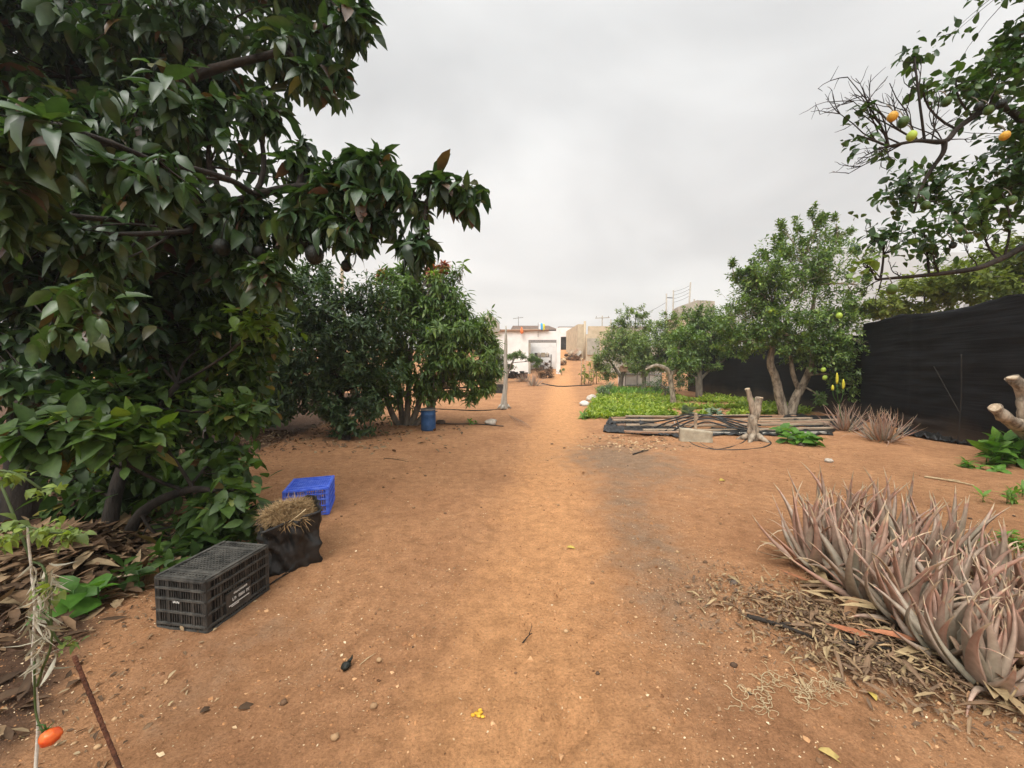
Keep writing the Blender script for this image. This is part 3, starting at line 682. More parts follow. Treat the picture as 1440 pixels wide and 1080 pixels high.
def utility_pole(px, ytop, d, label, arm=1.6, lean=0):
    x = PX(px, d); zb = float(T(0, d)); zt = PZ(ytop, d)
    p = thing('utility_pole', label, 'pole', (x, d, zb), 'poles on the skyline')
    MB().tube([(x - lean, d, zb - .3), (x, d, zt)], [.15, .10], 8).build('post', M['timber_grey'], p)
    if arm:
        MB().bar((x - arm / 2, d - .12, zt - .45), (x + arm / 2, d - .12, zt - .35), .12, .12).build('crossarm', M['timber_grey'], p, smooth=False)
        for s in (-.42, .42): MB().tube([(x + arm * s, d - .12, zt - .32), (x + arm * s, d - .12, zt - .08)], [.05, .07], 8).build('insulator', M['steel'], p)
    return Vector((x, d, zt))
utility_pole(846, 444, 70, 'cross armed utility pole beside the grey building, left of the fruit trees', 2.6)
pa = utility_pole(935, 413, 55, 'left pole of the linked pair of poles above the fruit trees', 0)
pb = utility_pole(944.5, 408, 55, 'right pole of the linked pair of poles above the fruit trees', 0)
utility_pole(858, 449, 66, 'short plain pole just right of the cross armed utility pole', 0)
pc = utility_pole(968, 397, 52, 'tall plain pole leaning beside the beige block tower', 0, .35)
def wires():
    m = MB()
    m.bar(pa - Vector((0, 0, .55)), pb - Vector((0, 0, 1.1)), .1, .1)
    for k, dz in enumerate((.2, .7, 1.2, 1.7)):
        a, b = pb - Vector((0, 0, dz)), pc + Vector((0, 0, -dz * .9 - .2))
        m.tube([a.lerp(b, t) - Vector((0, 0, .5 * t * (1 - t))) for t in np.linspace(0, 1, 7)], .02, 4)
    a, b = pa - Vector((0, 0, 1.2)), Vector((PX(858, 66), 66, PZ(450, 66)))
    m.tube([a.lerp(b, t) - Vector((0, 0, 3.0 * t * (1 - t))) for t in np.linspace(0, 1, 9)], .02, 4)
    tag(m.build('power_lines', M['wire'], None, pa), 'thin power lines strung between the skyline poles above the fruit trees', 'wires')
wires()

# ------------------------------------------------------------------ shade net fence
FENCE = [(7.0, 2.2), (7.72, 4.6), (8.5, 7.2), (9.45, 10.4), (9.58, 13.5), (9.72, 17), (9.85, 21.5)]
def fence_seg(pts, htop, label, nm, seed):
    o = thing(nm, label, 'fence', on(*pts[0]))
    P = []; 
    for i in range(len(pts) - 1):
        a, b = Vector(pts[i]), Vector(pts[i + 1]); n = max(2, int((b - a).length / .12))
        P += [a.lerp(b, k / n) for k in range(n)]
    P.append(Vector(pts[-1])); nz = 48; V = []; n = len(P); Ltot = 0; ls = [0]
    for i in range(1, n): Ltot += (P[i] - P[i - 1]).length; ls.append(Ltot)
    for side in (0, 1):
        for i, p in enumerate(P):
            q = P[min(i + 1, n - 1)] - P[max(i - 1, 0)]; nr = Vector((-q.y, q.x)).normalized()
            ht = htop(p.y) - .075 * abs(math.sin(ls[i] * 1.19 + seed)) - .02 * noise.noise(Vector((ls[i] * 3, 0, seed)))
            for j in range(nz):
                t = j / (nz - 1); z = t * ht
                wv = .035 * noise.noise(Vector((ls[i] * .7, z * 2.2, seed))) + (.016 + .03 * math.exp(-((ls[i] - 6.4) / 1.6) ** 2) * (seed == 1)) * noise.noise(Vector((ls[i] * 1.3, z * 9, seed + 5))) + .02 * math.exp(-((ls[i] % 2.64 - 1.3) / .05) ** 2)
                c = p + nr * (wv + (.008 if side else 0)); V.append((c.x, c.y, H(p.x, p.y) - .03 + z))
    N = n * nz; i, j = np.meshgrid(np.arange(n - 1), np.arange(nz - 1), indexing='ij'); a = (i * nz + j).ravel()
    f = np.stack([a, a + nz, a + nz + 1, a + 1], 1); f2 = f[:, ::-1] + N
    te = np.arange(n - 1) * nz + nz - 1; f3 = np.stack([te, te + nz, te + nz + N, te + N], 1)
    np_mesh('netting', V, [np.concatenate([f, f2, f3])], M['netting'], o)
    for k in range(0, n, 22):
        p = P[k]; q = P[min(k + 1, n - 1)] - P[max(k - 1, 0)]; nr = Vector((-q.y, q.x)).normalized(); c = p - nr * .10
        if c.x < p.x: c = p + nr * .10
        MB().tube([(c.x, c.y, H(p.x, p.y) - .1), (c.x, c.y, htop(p.y) - .04)], .035, 8).build('post', M['steel'], o)
    return o
fence_seg(FENCE[:4], lambda y: 2.68, 'tall black shade net fence along the right side of the garden', 'net_fence', 1)
fence_seg([(9.70, 10.15), (9.60, 10.7)] + FENCE[4:], lambda y: 2.35, 'lower black shade net fence running on behind the lemon tree', 'net_fence', 9)
def fence_cane():
    a = on(8.36, 7.15); b = W(1352, 498, 7.05)
    tag(MB().tube(smoothline([a, (a + b) / 2 + Vector((.03, 0, 0)), b], 4), .008, 6, True, .15).build('cane', M['bark_dark'], None, a), 'thin brown cane leaning upright against the tall black net fence', 'cane')
    c = W(1313, 515, 7.8); e = W(1352, 585, 7.15)
    tag(MB().tube(smoothline([c, (c + e) / 2, e], 3), .006, 5).build('stem', M['bark_dark'], None, e), 'thin dark dry stem slanting across the tall black net fence', 'stem')
fence_cane()

# ================================================================== TREES
def stem_pts(pp, d, dj=0): return [W(px, py, d + dj * i) for i, (px, py) in enumerate(pp)]

def build_avocado():
    d = 3.7
    b = G(32, 728)
    tr = [([b + Vector((0, 0, -.1)), W(36, 640, b.y), W(42, 540, b.y), W(48, 440, b.y), W(70, 330, b.y + .1), W(120, 220, b.y + .2)], [.17, .14, .125, .12, .10, .07]),
          ([W(46, 470, b.y), W(150, 380, 3.8), W(290, 300, 3.6), W(420, 262, 3.45), W(520, 275, 3.4), (W(600, 285, 3.4))], [.08, .06, .042, .028, .020, .010]),
          ([W(60, 360, b.y), W(160, 200, 3.8), W(270, 110, 3.7), (W(400, 70, 3.6)), W(480, 20, 3.6)], [.08, .06, .040, .026, .015])]
    B = []
    def bl(*a, **k): B.append(pxblob(*a, **k))
    bl(90, 60, 3.9, 150, 110, .8, dens=.9); bl(290, 50, 3.9, 130, 95, .8, dens=.6, gap=.46, tone=(0, .75)); bl(425, 55, 3.7, 76, 66, .5, dens=.9)
    bl(488, 40, 3.6, 36, 44, .22, dens=1.4); bl(440, 105, 3.6, 26, 30, .2, dens=1.2); bl(350, 150, 3.6, 36, 30, .25, dens=.9)
    bl(300, 190, 3.7, 105, 66, .6, dens=.6, gap=.45); bl(150, 210, 3.5, 150, 105, .7); bl(40, 340, 3.3, 110, 120, .5, dens=1.1)
    bl(230, 330, 3.8, 140, 85, .7, dens=.8, gap=.38, tone=(.3, .86)); bl(345, 295, 3.5, 76, 54, .4, dens=.95, gap=.32); bl(420, 212, 3.5, 26, 26, .16, dens=1.2); bl(425, 300, 3.45, 50, 46, .3, dens=1.2)
    bl(490, 262, 3.4, 50, 34, .26, dens=1.6); bl(520, 222, 3.4, 34, 34, .18, dens=1.6); bl(500, 322, 3.4, 36, 46, .22, dens=1.7); bl(455, 270, 3.45, 40, 40, .2, dens=1.5); bl(550, 250, 3.4, 22, 26, .15, dens=1.6); bl(538, 292, 3.4, 18, 24, .13, dens=1.3)
    bl(580, 268, 3.4, 22, 20, .14, dens=1.6); bl(585, 335, 3.4, 26, 32, .16, dens=1.6); bl(618, 252, 3.4, 26, 18, .14, dens=2.0); bl(655, 268, 3.4, 26, 22, .14, dens=2.0)
    bl(60, 480, 3.5, 90, 110, .5, dens=.9, tone=(.2, .98)); bl(170, 470, 3.9, 120, 90, .7, dens=.9, tone=(0, .8))
    bl(380, 395, 3.5, 45, 50, .25, dens=.8, tone=(.4, .97)); bl(120, 420, 2.9, 60, 60, .25, dens=.7, tone=(.55, 1.0), L=.19)
    bl(80, 175, 2.3, 90, 45, .25, dens=.8, L=.19, tone=(.3, .8)); bl(240, 230, 2.5, 70, 50, .25, dens=.7, L=.19, tone=(.3, .75)); bl(10, 300, 2.2, 50, 70, .2, dens=.9, L=.19, tone=(.5, .84)); bl(150, 330, 2.6, 60, 50, .2, dens=.7, L=.18, tone=(.3, .8))
    bl(160, -150, 3.9, 260, 120, 1.0, dens=.6); bl(420, -80, 3.9, 90, 70, .5, dens=.8); bl(-120, 150, 3.6, 130, 260, .8, dens=.6); bl(120, 20, 5.2, 240, 160, .7, dens=.45, gap=.4, tone=(0, .6)); bl(90, 300, 5.0, 220, 160, .7, dens=.6, tone=(0, .6))
    t = tree('avocado_tree', 'huge dark avocado tree overhanging the left foreground, long drooping leaves', 'tree', b, tr, B, M['avocado'], M['bark_dark'], k=8, Lf=.185, ratio=.42, sprays=112,
             droop=.75, detail='hi', gap=.20, curl=.40, fold=.35, spread=(35, 100), upw=.45, twig=.5, limb_r=.026, subs=6, seed=2, odd=.05, stem=.20)
    for k, (px, py, r) in enumerate(((312, 348, .066), (442, 358, .075), (432, 340, .06), (487, 374, .045), (285, 300, .06), (365, 355, .055))):
        p = W(px, py, 3.35 + .03 * k); f = fruit(t, p, r, M['dark_fruit'], 'fruit', 1.15, k)
        MB().tube(bez(p + Vector((0, 0, r)), p + Vector((.01, 0, r + .1)), p + Vector((.03, .05, r + .22)), 4), .004, 5).build('stalk', M['bark_dark'], f)
build_avocado()

def build_custard():
    b = G(150, 770)
    B = []
    def bl(*a, **k): B.append(pxblob(*a, **k))
    bl(250, 560, 3.9, 110, 80, .5); bl(330, 580, 3.6, 60, 34, .25, dens=1.4, tone=(.3, .85)); bl(200, 650, 3.5, 110, 80, .4, tone=(0, .75)); bl(290, 710, 3.05, 66, 46, .22, dens=1.3, tone=(.2, .75))
    bl(230, 760, 3.1, 90, 40, .25, tone=(0, .7)); bl(110, 560, 3.3, 90, 60, .3, tone=(.1, .8)); bl(140, 600, 2.7, 46, 26, .15, dens=1.2, L=.19, tone=(.4, .8)); bl(200, 600, 2.8, 40, 30, .16, dens=1.2, L=.18, tone=(.4, .85))
    bl(365, 450, 3.6, 34, 30, .16, dens=.9, tone=(.7, .88)); bl(320, 480, 4.2, 90, 80, .4, tone=(.1, .8)); bl(230, 440, 4.3, 110, 70, .4, tone=(0, .75)); bl(280, 400, 4.4, 90, 60, .3, dens=1.0, tone=(.2, .84)); bl(120, 680, 3.5, 80, 60, .3, tone=(0, .6))
    bl(60, 620, 2.6, 50, 40, .2, dens=.9, L=.2, tone=(.3, .7)); bl(330, 690, 3.0, 34, 22, .14, dens=1.5, tone=(.3, .8)); bl(300, 640, 3.4, 60, 40, .25, tone=(.1, .8))
    tr = [([b + Vector((0, 0, -.1)), W(160, 700, b.y + .1), W(190, 620, b.y + .3), W(250, 540, b.y + .5)], [.06, .05, .04, .025]),
          ([b + Vector((.05, .05, -.1)), W(200, 720, b.y + .05), W(260, 690, b.y), W(300, 690, b.y - .05)], [.045, .04, .03, .02])]
    tree('custard_apple_bush', 'low spreading bush with broad bright green leaves behind the black crate', 'bush', b, tr, B, M['custard'], M['bark_dark'], k=7, Lf=.15, ratio=.50, sprays=125, droop=.4,
         detail='hi', gap=.15, curl=.22, fold=.25, spread=(50, 95), upw=.3, tone=(0, .86), twig=.5, limb_r=.014, seed=5, odd=.03, stem=.24)
    # yellow green young leaves
build_custard()

def build_left_row():
    b = G(482, 622)
    B = []
    def bl(*a, **k): B.append(pxblob(*a, **k))
    bl(430, 430, 8.6, 70, 55, .9); bl(480, 470, 8.4, 75, 70, 1.0); bl(430, 520, 8.4, 80, 60, .9); bl(500, 545, 8.1, 58, 50, .7); bl(485, 590, 7.9, 44, 30, .5); bl(395, 560, 8.4, 60, 45, .7); bl(400, 390, 8.8, 40, 30, .5, dens=.9)
    bl(450, 385, 8.7, 30, 24, .4, dens=.8); bl(520, 440, 8.5, 40, 45, .5); bl(380, 480, 8.8, 70, 70, .8, dens=.9)
    tr = [([b + Vector((0, .2, -.1)), W(478, 570, 8.3), W(470, 500, 8.5), W(450, 440, 8.6)], [.10, .08, .06, .04])]
    tree('leafy_tree', 'dense dark green tree left of the mango tree, its skirts brushing the soil', 'tree', b, tr, B, M['dark_tree'], M['bark_dark'], k=7, Lf=.135, ratio=.36, sprays=190, droop=.15, detail='mid',
         gap=.12, spread=(35, 80), upw=.4, tone=(0, .9), twig=.1, limb_r=.03, seed=3, stem=.12, group='trees along the left side')
    b = G(571, 598)
    B.clear()
    bl(575, 470, 9.7, 70, 60, 1.1); bl(600, 420, 9.8, 50, 40, .8, dens=.9); bl(555, 410, 9.8, 42, 34, .6, dens=.9, tone=(.3, .9)); bl(640, 470, 9.6, 48, 50, .8, tone=(.2, .88)); bl(665, 510, 9.5, 34, 40, .6, tone=(.3, .88)); bl(620, 530, 9.4, 60, 36, .8)
    bl(545, 530, 9.5, 50, 50, .8); bl(605, 388, 9.8, 22, 16, .3, dens=1, tone=(.6, 1.0)); bl(617, 380, 9.8, 13, 12, .2, dens=1.8, tone=(.93, 1.0)); bl(536, 383, 9.8, 13, 10, .18, dens=1.5, tone=(.92, 1.0)); bl(575, 372, 9.8, 14, 14, .2, dens=.8); bl(648, 430, 9.8, 14, 18, .25, dens=.8); bl(690, 520, 9.5, 16, 22, .25, dens=.7); bl(552, 428, 9.5, 16, 10, .2, dens=1.0, tone=(.86, .95)); bl(570, 390, 9.9, 40, 18, .4, dens=.6)
    bl(675, 545, 9.3, 18, 14, .3, dens=.8, tone=(.4, .9)); bl(685, 490, 9.7, 18, 26, .3, dens=.7, tone=(.4, .88)); bl(660, 455, 9.7, 26, 22, .4, dens=.8, tone=(.3, .88)); bl(664, 557, 9.2, 8, 12, .15, dens=1.2)
    tr = []
    for k, (tx, ty) in enumerate(((540, 520), (560, 470), (580, 460), (605, 500), (630, 520))):
        q = b + Vector(((k - 2) * .07, .05 * (k % 2), -.1)); e_ = W(tx, ty, 9.7)
        tr.append((bez(q, q.lerp(e_, .45) + Vector(((k - 2) * .12, 0, .0)), e_, 6), [.09, .075, .07, .06, .05, .04]))
    tree('mango_tree', 'bushy mango tree with drooping leaves and a few red new shoots behind the blue barrel', 'tree', b, tr, B, M['mango'], M['bark'], k=9, Lf=.21, ratio=.24, sprays=130, droop=.6, detail='mid',
         gap=.30, curl=.35, spread=(35, 90), upw=.55, tone=(0, .84), twig=.3, limb_r=.03, seed=9, stem=.14, group='trees along the left side')
    b = on(-6.6, 9.2); B.clear()
    bl(300, 450, 9.2, 110, 90, 1.2); bl(230, 530, 9.0, 130, 70, 1.2); bl(330, 540, 8.8, 70, 55, .8); bl(160, 420, 9.4, 130, 110, 1.2); bl(345, 400, 9.0, 50, 40, .6)
    tree('background_tree', 'shadowy tree filling the gap between the avocado and the dense dark tree', 'tree', b, [([b + Vector((0, 0, -.1)), b + Vector((.1, 0, 1)), b + Vector((-.2, .1, 2.2))], [.11, .09, .05])], B, M['dark_tree'], M['bark_dark'],
         k=7, Lf=.16, ratio=.36, sprays=95, droop=.2, detail='lo', gap=.12, tone=(0, .7), twig=.05, limb_r=.03, seed=13, group='trees along the left side')
    d = 27; b = on(PX(708, d), d); B.clear()
    bl(700, 500, d, 16, 10, .9, dens=.9); bl(722, 497, d, 16, 8, .7, dens=.9); bl(742, 503, d, 14, 6, .6, dens=.9); bl(690, 512, d, 14, 12, .7); bl(715, 512, d, 14, 9, .6, dens=.8); bl(752, 508, d, 9, 7, .5, dens=.8); bl(680, 490, d, 14, 16, .8, dens=.8)
    tree('small_tree', 'small feathery tree in front of the white house, behind the grey post', 'tree', b, [([b, W(705, 525, d), W(704, 505, d)], [.09, .07, .05]), ([b + Vector((.2, 0, 0)), W(716, 520, d), W(724, 503, d)], [.07, .06, .04])], B, M['mango'], M['bark'],
         k=9, Lf=.20, ratio=.22, sprays=130, droop=.3, detail='lo', gap=.2, tone=(.2, .84), twig=.05, limb_r=.03, seed=21)
build_left_row()

def build_lemon():
    b = G(1106, 584); d = b.y
    B = []
    def bl(*a, **k): B.append(pxblob(*a, **k))
    bl(1110, 430, d, 70, 60, 1.2); bl(1150, 370, d, 52, 52, .9); bl(1085, 390, d, 45, 42, .8); bl(1050, 385, d, 26, 18, .4, dens=.9); bl(1060, 440, d, 44, 44, .8); bl(1170, 470, d - .3, 44, 55, .8); bl(1155, 488, d - .5, 48, 32, .7, dens=.9); bl(1108, 470, d - .6, 46, 28, .5, dens=.9)
    bl(1190, 530, d - .5, 24, 34, .4); bl(1040, 480, d, 34, 34, .6); bl(1105, 345, d, 20, 26, .3, dens=.8); bl(1150, 322, d, 13, 22, .25, dens=.8); bl(1185, 330, d, 14, 18, .25, dens=.8); bl(1040, 388, d, 16, 10, .2, dens=.8); bl(1205, 400, d, 20, 34, .4, dens=.8); bl(1075, 360, d, 12, 14, .2, dens=.7)
    for px, py in ((1098, 322), (1122, 318), (1142, 305), (1160, 308), (1176, 316), (1060, 372), (1030, 378), (1090, 340), (1200, 350), (1130, 335)): bl(px, py, d, 6, 17, .12, dens=1.0, limb=.012)
    bl(1070, 482, d + .3, 34, 24, .5, dens=.8); bl(1215, 440, d, 18, 40, .4, dens=.7); bl(1160, 560, d - .4, 14, 12, .2, dens=.7)
    for q in B: q.setdefault('limb', .03)
    tr = [([b + Vector((0, 0, -.15)), W(1098, 565, d), W(1090, 530, d), W(1083, 510, d), W(1088, 480, d), W(1092, 440, d)], [.16, .13, .11, .095, .07, .04]),
          ([b + Vector((.12, .05, -.15)), W(1118, 562, d), W(1132, 535, d), W(1142, 505, d), W(1140, 460, d), W(1148, 400, d)], [.15, .12, .10, .085, .06, .035]),
          ([W(1124, 550, d), W(1115, 525, d - .1), W(1112, 500, d)], [.07, .06, .045])]
    t = tree('lemon_tree', 'tall lemon tree with a forked pale trunk in front of the black net fence', 'tree', b, tr, B, M['lemon'], M['bark_pale'], k=8, Lf=.11, ratio=.50, sprays=135, droop=.1, detail='lo', gap=.25,
         spread=(35, 80), upw=.5, tone=(0, .95), twig=.15, seed=4, stem=.16, group='fruit trees by the vegetable bed')
    for k, (px, py) in enumerate(((1180, 444), (1158, 520), (1160, 531), (1083, 437), (1130, 470))):
        fruit(t, W(px, py, d - 1.0 + .06 * k), .075 if k == 0 else .06, M['lime_fruit'], 'lemon', 1.15, k)
build_lemon()

def build_back_trees():
    B = []
    def bl(*a, **k): B.append(pxblob(*a, **k))
    common = dict(k=8, Lf=.135, ratio=.50, sprays=130, droop=.1, detail='lo', gap=.18, spread=(35, 80), upw=.45, tone=(0, .95), twig=.1, stem=.2, group='fruit trees by the vegetable bed', limb_r=.035)
    d = 22.5; b = on(PX(874, d), d)
    bl(868, 480, d, 30, 24, 1.0); bl(850, 505, d, 20, 20, .8); bl(878, 450, d, 14, 14, .5, dens=.7, gap=.35); bl(895, 440, d, 18, 12, .5, dens=.6, gap=.35); bl(905, 460, d, 16, 14, .5, dens=.7); bl(890, 490, d, 30, 24, .9); bl(858, 525, d, 12, 12, .4, dens=.8); bl(870, 462, d, 14, 10, .4, dens=.7)
    tr = [([b, W(873, 540, d), W(876, 525, d), W(886, 510, d), W(892, 495, d)], [.16, .14, .12, .09, .06]), ([W(874, 532, d), W(866, 520, d), W(858, 508, d)], [.10, .08, .05])]
    tree('citrus_tree', 'leftmost citrus tree of the back row, nearest the bamboo canes', 'tree', b, tr, B, M['olive'], M['bark'], seed=31, **common)
    d = 20.5; b = on(PX(905, d), d); B.clear()
    bl(915, 490, d, 34, 30, 1.0); bl(935, 465, d, 26, 22, .8, dens=.8); bl(930, 510, d, 30, 18, .8); bl(900, 510, d, 20, 16, .6); bl(945, 447, d, 14, 14, .4, dens=.6); bl(955, 490, d, 22, 30, .8)
    tr = [([b, W(905, 545, d), W(906, 528, d), W(902, 516, d), W(905, 500, d)], [.14, .12, .10, .09, .06]), ([W(906, 528, d), W(914, 520, d), W(922, 505, d)], [.08, .07, .05])]
    tree('citrus_tree', 'slim trunked citrus tree standing before the white shed', 'tree', b, tr, B, M['olive'], M['bark'], seed=33, **common)
    b = G(947, 570); d = b.y; B.clear()
    bl(955, 500, d, 24, 26, .6, dens=.7); bl(968, 470, d, 24, 26, .6, dens=.9); bl(975, 515, d, 14, 18, .4, dens=.7)
    tr = [([b, W(946, 555, d), W(943, 535, d), W(942, 525, d), W(935, 518, d), W(922, 514, d), W(908, 520, d)], [.11, .095, .09, .095, .085, .065, .04]), ([W(943, 528, d), W(952, 518, d), W(956, 505, d), W(955, 490, d)], [.09, .08, .07, .04])]
    tree('citrus_tree', 'citrus tree with a pale bent trunk arching over to the left above the greens', 'tree', b, tr, B, M['lemon'], M['bark_pale'], seed=35, **common)
    d = 17.5; b = on(PX(984, d), d); B.clear()
    bl(1000, 470, d, 44, 30, 1.0); bl(985, 445, d, 30, 18, .7, dens=.8); bl(1020, 460, d, 34, 24, .8); bl(975, 490, d, 30, 30, .8); bl(1030, 495, d, 30, 14, .6, dens=.9); bl(990, 510, d, 24, 14, .6, dens=.6); bl(1030, 435, d, 18, 12, .4, dens=.7); bl(965, 525, d + .6, 20, 22, .5, dens=.7)
    tr = [([b, W(984, 548, d), W(984, 530, d), W(985, 512, d), W(990, 490, d)], [.15, .13, .11, .09, .06]), ([W(984, 535, d), W(996, 522, d), W(1008, 514, d), W(1018, 507, d)], [.07, .055, .045, .03]), ([b + Vector((-.1, 0, 0)), W(980, 545, d), W(979, 530, d)], [.07, .06, .055])]
    tree('citrus_tree', 'wide citrus tree below the block tower, beside the black net', 'tree', b, tr, B, M['lemon'], M['bark'], seed=37, **common)
    # dark round bush and grey bush
    b = on(PX(936, 17.2), 17.2); B.clear(); bl(928, 540, 17.2, 24, 17, .7, dens=1.6); bl(945, 538, 17.4, 22, 18, .7, dens=1.6)
    tree('round_bush', 'rounded dark bush between the slim and the bent citrus trunks', 'bush', b, [([b, b + Vector((0, 0, .4))], [.05, .03])], B, M['dark_tree'], M['bark'], k=7, Lf=.12, ratio=.25, sprays=60, droop=0, detail='lo', seed=41, upw=.6, tone=(.1, .9))
    b = G(857, 557); B.clear(); bl(852, 545, b.y, 18, 12, .5, dens=1.0)
    tree('grey_bush', 'low grey green bush at the left corner of the vegetable bed', 'bush', b, [([b, b + Vector((0, 0, .2))], [.04, .02])], B, M['cabbage'], M['bark'], k=9, Lf=.26, ratio=.09, sprays=50, droop=-.2, detail='lo', seed=43, upw=.9, limbs=False)
build_back_trees()

def build_hedge():
    B = []
    def bl(*a, **k): B.append(pxblob(*a, **k))
    b = on(11.4, 10.8)
    bl(1255, 425, 10.6, 36, 22, .6, dens=1.3); bl(1300, 412, 10.2, 50, 26, .7, dens=1.4); bl(1350, 398, 9.8, 50, 26, .7, dens=1.4); bl(1300, 470, 10.4, 70, 40, .6, dens=.6); bl(1250, 440, 11.2, 30, 18, .5, dens=.8)
    tree('vine', 'yellow green leafy vine showing over the top of the black net fence', 'vine', b, [([b, b + Vector((.1, 0, 1.2)), b + Vector((0, 0, 2.4))], [.06, .05, .03])], B, M['hedge'], M['bark'], k=7, Lf=.13, ratio=.6, sprays=120, droop=.3, detail='lo', gap=.18, seed=51, upw=.5, twig=.1, tone=(.1, 1))
    b = on(11.6, 8.6); B.clear()
    bl(1395, 385, 9.0, 60, 32, .7, dens=1.4); bl(1440, 370, 8.6, 60, 46, .8, dens=1.4); bl(1480, 400, 8.2, 80, 60, .8); bl(1420, 450, 8.8, 80, 40, .6, dens=.5)
    tree('hedge', 'taller mid green hedge rising over the right end of the black net fence', 'hedge', b, [([b, b + Vector((.1, 0, 1.2)), b + Vector((0, 0, 2.8))], [.07, .06, .04])], B, M['hedge'], M['bark'], k=7, Lf=.13, ratio=.55, sprays=120, droop=.3, detail='lo', gap=.18, seed=53, upw=.5, twig=.1, tone=(0, .7))
build_hedge()

def build_orange():
    """tree standing just outside the right edge; its branches reach into the view"""
    d = 2.5; b = on(3.75, 2.55)
    trunk = [b + Vector((0, 0, -.1)), b + Vector((-.02, 0, .6)), b + Vector((.03, .02, 1.2)), W(1520, 420, 2.55), W(1500, 330, 2.55), W(1488, 200, 2.55), W(1480, 60, 2.5), W(1462, -40, 2.5)]
    tr = [(trunk, [.095, .085, .08, .072, .055, .038, .020, .006]),
          ([W(1512, 400, 2.55), W(1450, 350, 2.5), W(1412, 362, 2.5), W(1375, 377, 2.48), W(1320, 385, 2.46), W(1268, 390, 2.44), W(1232, 393, 2.42)], [.034, .021, .018, .016, .013, .010, .006]),
          ([W(1495, 280, 2.55), W(1440, 175, 2.5), W(1400, 148, 2.5), W(1368, 165, 2.5), W(1345, 182, 2.48), W(1328, 199, 2.46), W(1290, 198, 2.42), W(1250, 206, 2.38)], [.034, .019, .018, .017, .016, .015, .010, .007]),
          ([W(1328, 199, 2.46), W(1326, 215, 2.47), W(1310, 238, 2.5), W(1295, 265, 2.5), W(1285, 300, 2.5)], [.016, .013, .011, .009, .005])]
    B = []
    def bl(*a, **k): B.append(pxblob(*a, **k))
    bl(1405, 120, 2.5, 46, 50, .16, dens=.8); bl(1345, 112, 2.48, 50, 24, .12, dens=1.0); bl(1285, 72, 2.45, 24, 16, .09, dens=1.0); bl(1430, 50, 2.5, 30, 50, .15, dens=.9)
    bl(1400, 260, 2.5, 56, 52, .2, dens=1.05, tone=(.1, .9)); bl(1340, 280, 2.48, 34, 40, .14, dens=.9); bl(1258, 270, 2.45, 40, 28, .12, dens=1.0); bl(1240, 330, 2.42, 44, 34, .13, dens=.8); bl(1300, 330, 2.46, 50, 30, .13, dens=.6)
    bl(1380, 310, 2.5, 46, 30, .14, dens=.9, tone=(.3, .92)); bl(1430, 210, 2.5, 34, 60, .16, dens=1.0); bl(1215, 375, 2.4, 22, 14, .08, dens=.9, tone=(.84, .94)); bl(1238, 215, 2.36, 30, 14, .1, dens=.7); bl(1220, 148, 2.35, 22, 10, .08, dens=.5); bl(1205, 190, 2.35, 16, 9, .07, dens=.5)
    bl(1300, 110, 2.45, 20, 14, .08, dens=.7); bl(1500, 100, 2.6, 70, 120, .4, dens=.45); bl(1470, -60, 2.5, 90, 70, .4, dens=.4); bl(1600, 40, 2.8, 100, 120, .5, dens=.3); bl(1620, 260, 2.8, 90, 100, .5, dens=.3); bl(1520, 180, 3.3, 90, 110, .4, dens=.3); bl(1520, 300, 2.6, 60, 100, .4, dens=.5)
    for q in B: q['limb'] = .007
    # bare twigs at the tip of the upper branch and along the lower one
    m = MB(); rr = random.Random(5)
    def twig(a, dirv, ln, r, depth):
        a = Vector(a); pts = [a]; dv = Vector(dirv).normalized()
        for k in range(4):
            dv = (dv + Vector((rr.uniform(-.26, .26), rr.uniform(-.26, .26), rr.uniform(-.25, .25)))).normalized(); pts.append(pts[-1] + dv * ln / 4)
        m.tube(pts, lerp_list([r, r * .45], 5), 5, False)
        if depth > 0:
            for k in range(4 if depth > 1 else 3):
                p = pts[rr.randint(1, 4)]; s = (dv + Vector((rr.uniform(-.9, .9), rr.uniform(-.8, .8), rr.uniform(-.7, .9)))).normalized()
                twig(p, s, ln * rr.uniform(.25, .5), r * .62, depth - 1)
    P0 = [W(1250, 206, 2.38), W(1268, 203, 2.40), W(1290, 198, 2.42), W(1310, 198, 2.44), W(1326, 200, 2.46)]
    for px, py in ((1168, 128), (1180, 160), (1195, 120), (1160, 182), (1180, 225), (1200, 215), (1215, 118), (1235, 130), (1200, 228), (1232, 120)):
        a = P0[rr.randint(0, 2)]; e_ = W(px, py, 2.33 + rr.uniform(-.08, .1)); twig(a, e_ - a, (e_ - a).length * .9, .0048, 2)
    for px, py in ((1320, 130), (1300, 150), (1275, 130), (1345, 140), (1360, 200), (1385, 165)):
        a = P0[rr.randint(2, 4)]; e_ = W(px, py, 2.45 + rr.uniform(-.08, .08)); twig(a, e_ - a, (e_ - a).length, .004, 1)
    Q = [W(1412, 362, 2.5), W(1375, 377, 2.48), W(1320, 385, 2.46), W(1268, 390, 2.44), W(1240, 393, 2.42)]
    for px, py in ((1390, 335), (1350, 345), (1300, 355), (1280, 340), (1220, 372), (1198, 408), (1235, 420), (1255, 372), (1330, 362)):
        e_ = W(px, py, 2.45 + rr.uniform(-.1, .1)); a = min(Q, key=lambda q: (q - e_).length); twig(a, e_ - a, (e_ - a).length, .004, 2)
    t = tree('orange_tree', 'orange tree reaching in from the right edge, bare twigs and a few ripe oranges', 'tree', b, tr, B, M['orange_leaf'], M['bark_dark'], k=6, Lf=.058, ratio=.62, sprays=330, droop=.25, detail='hi', gap=.3,
             spread=(40, 90), upw=.3, tone=(0, .82), twig=.6, subs=7, seed=61, stem=.13, fold=.35, clump=.62, twig_len=.15, extra=m)
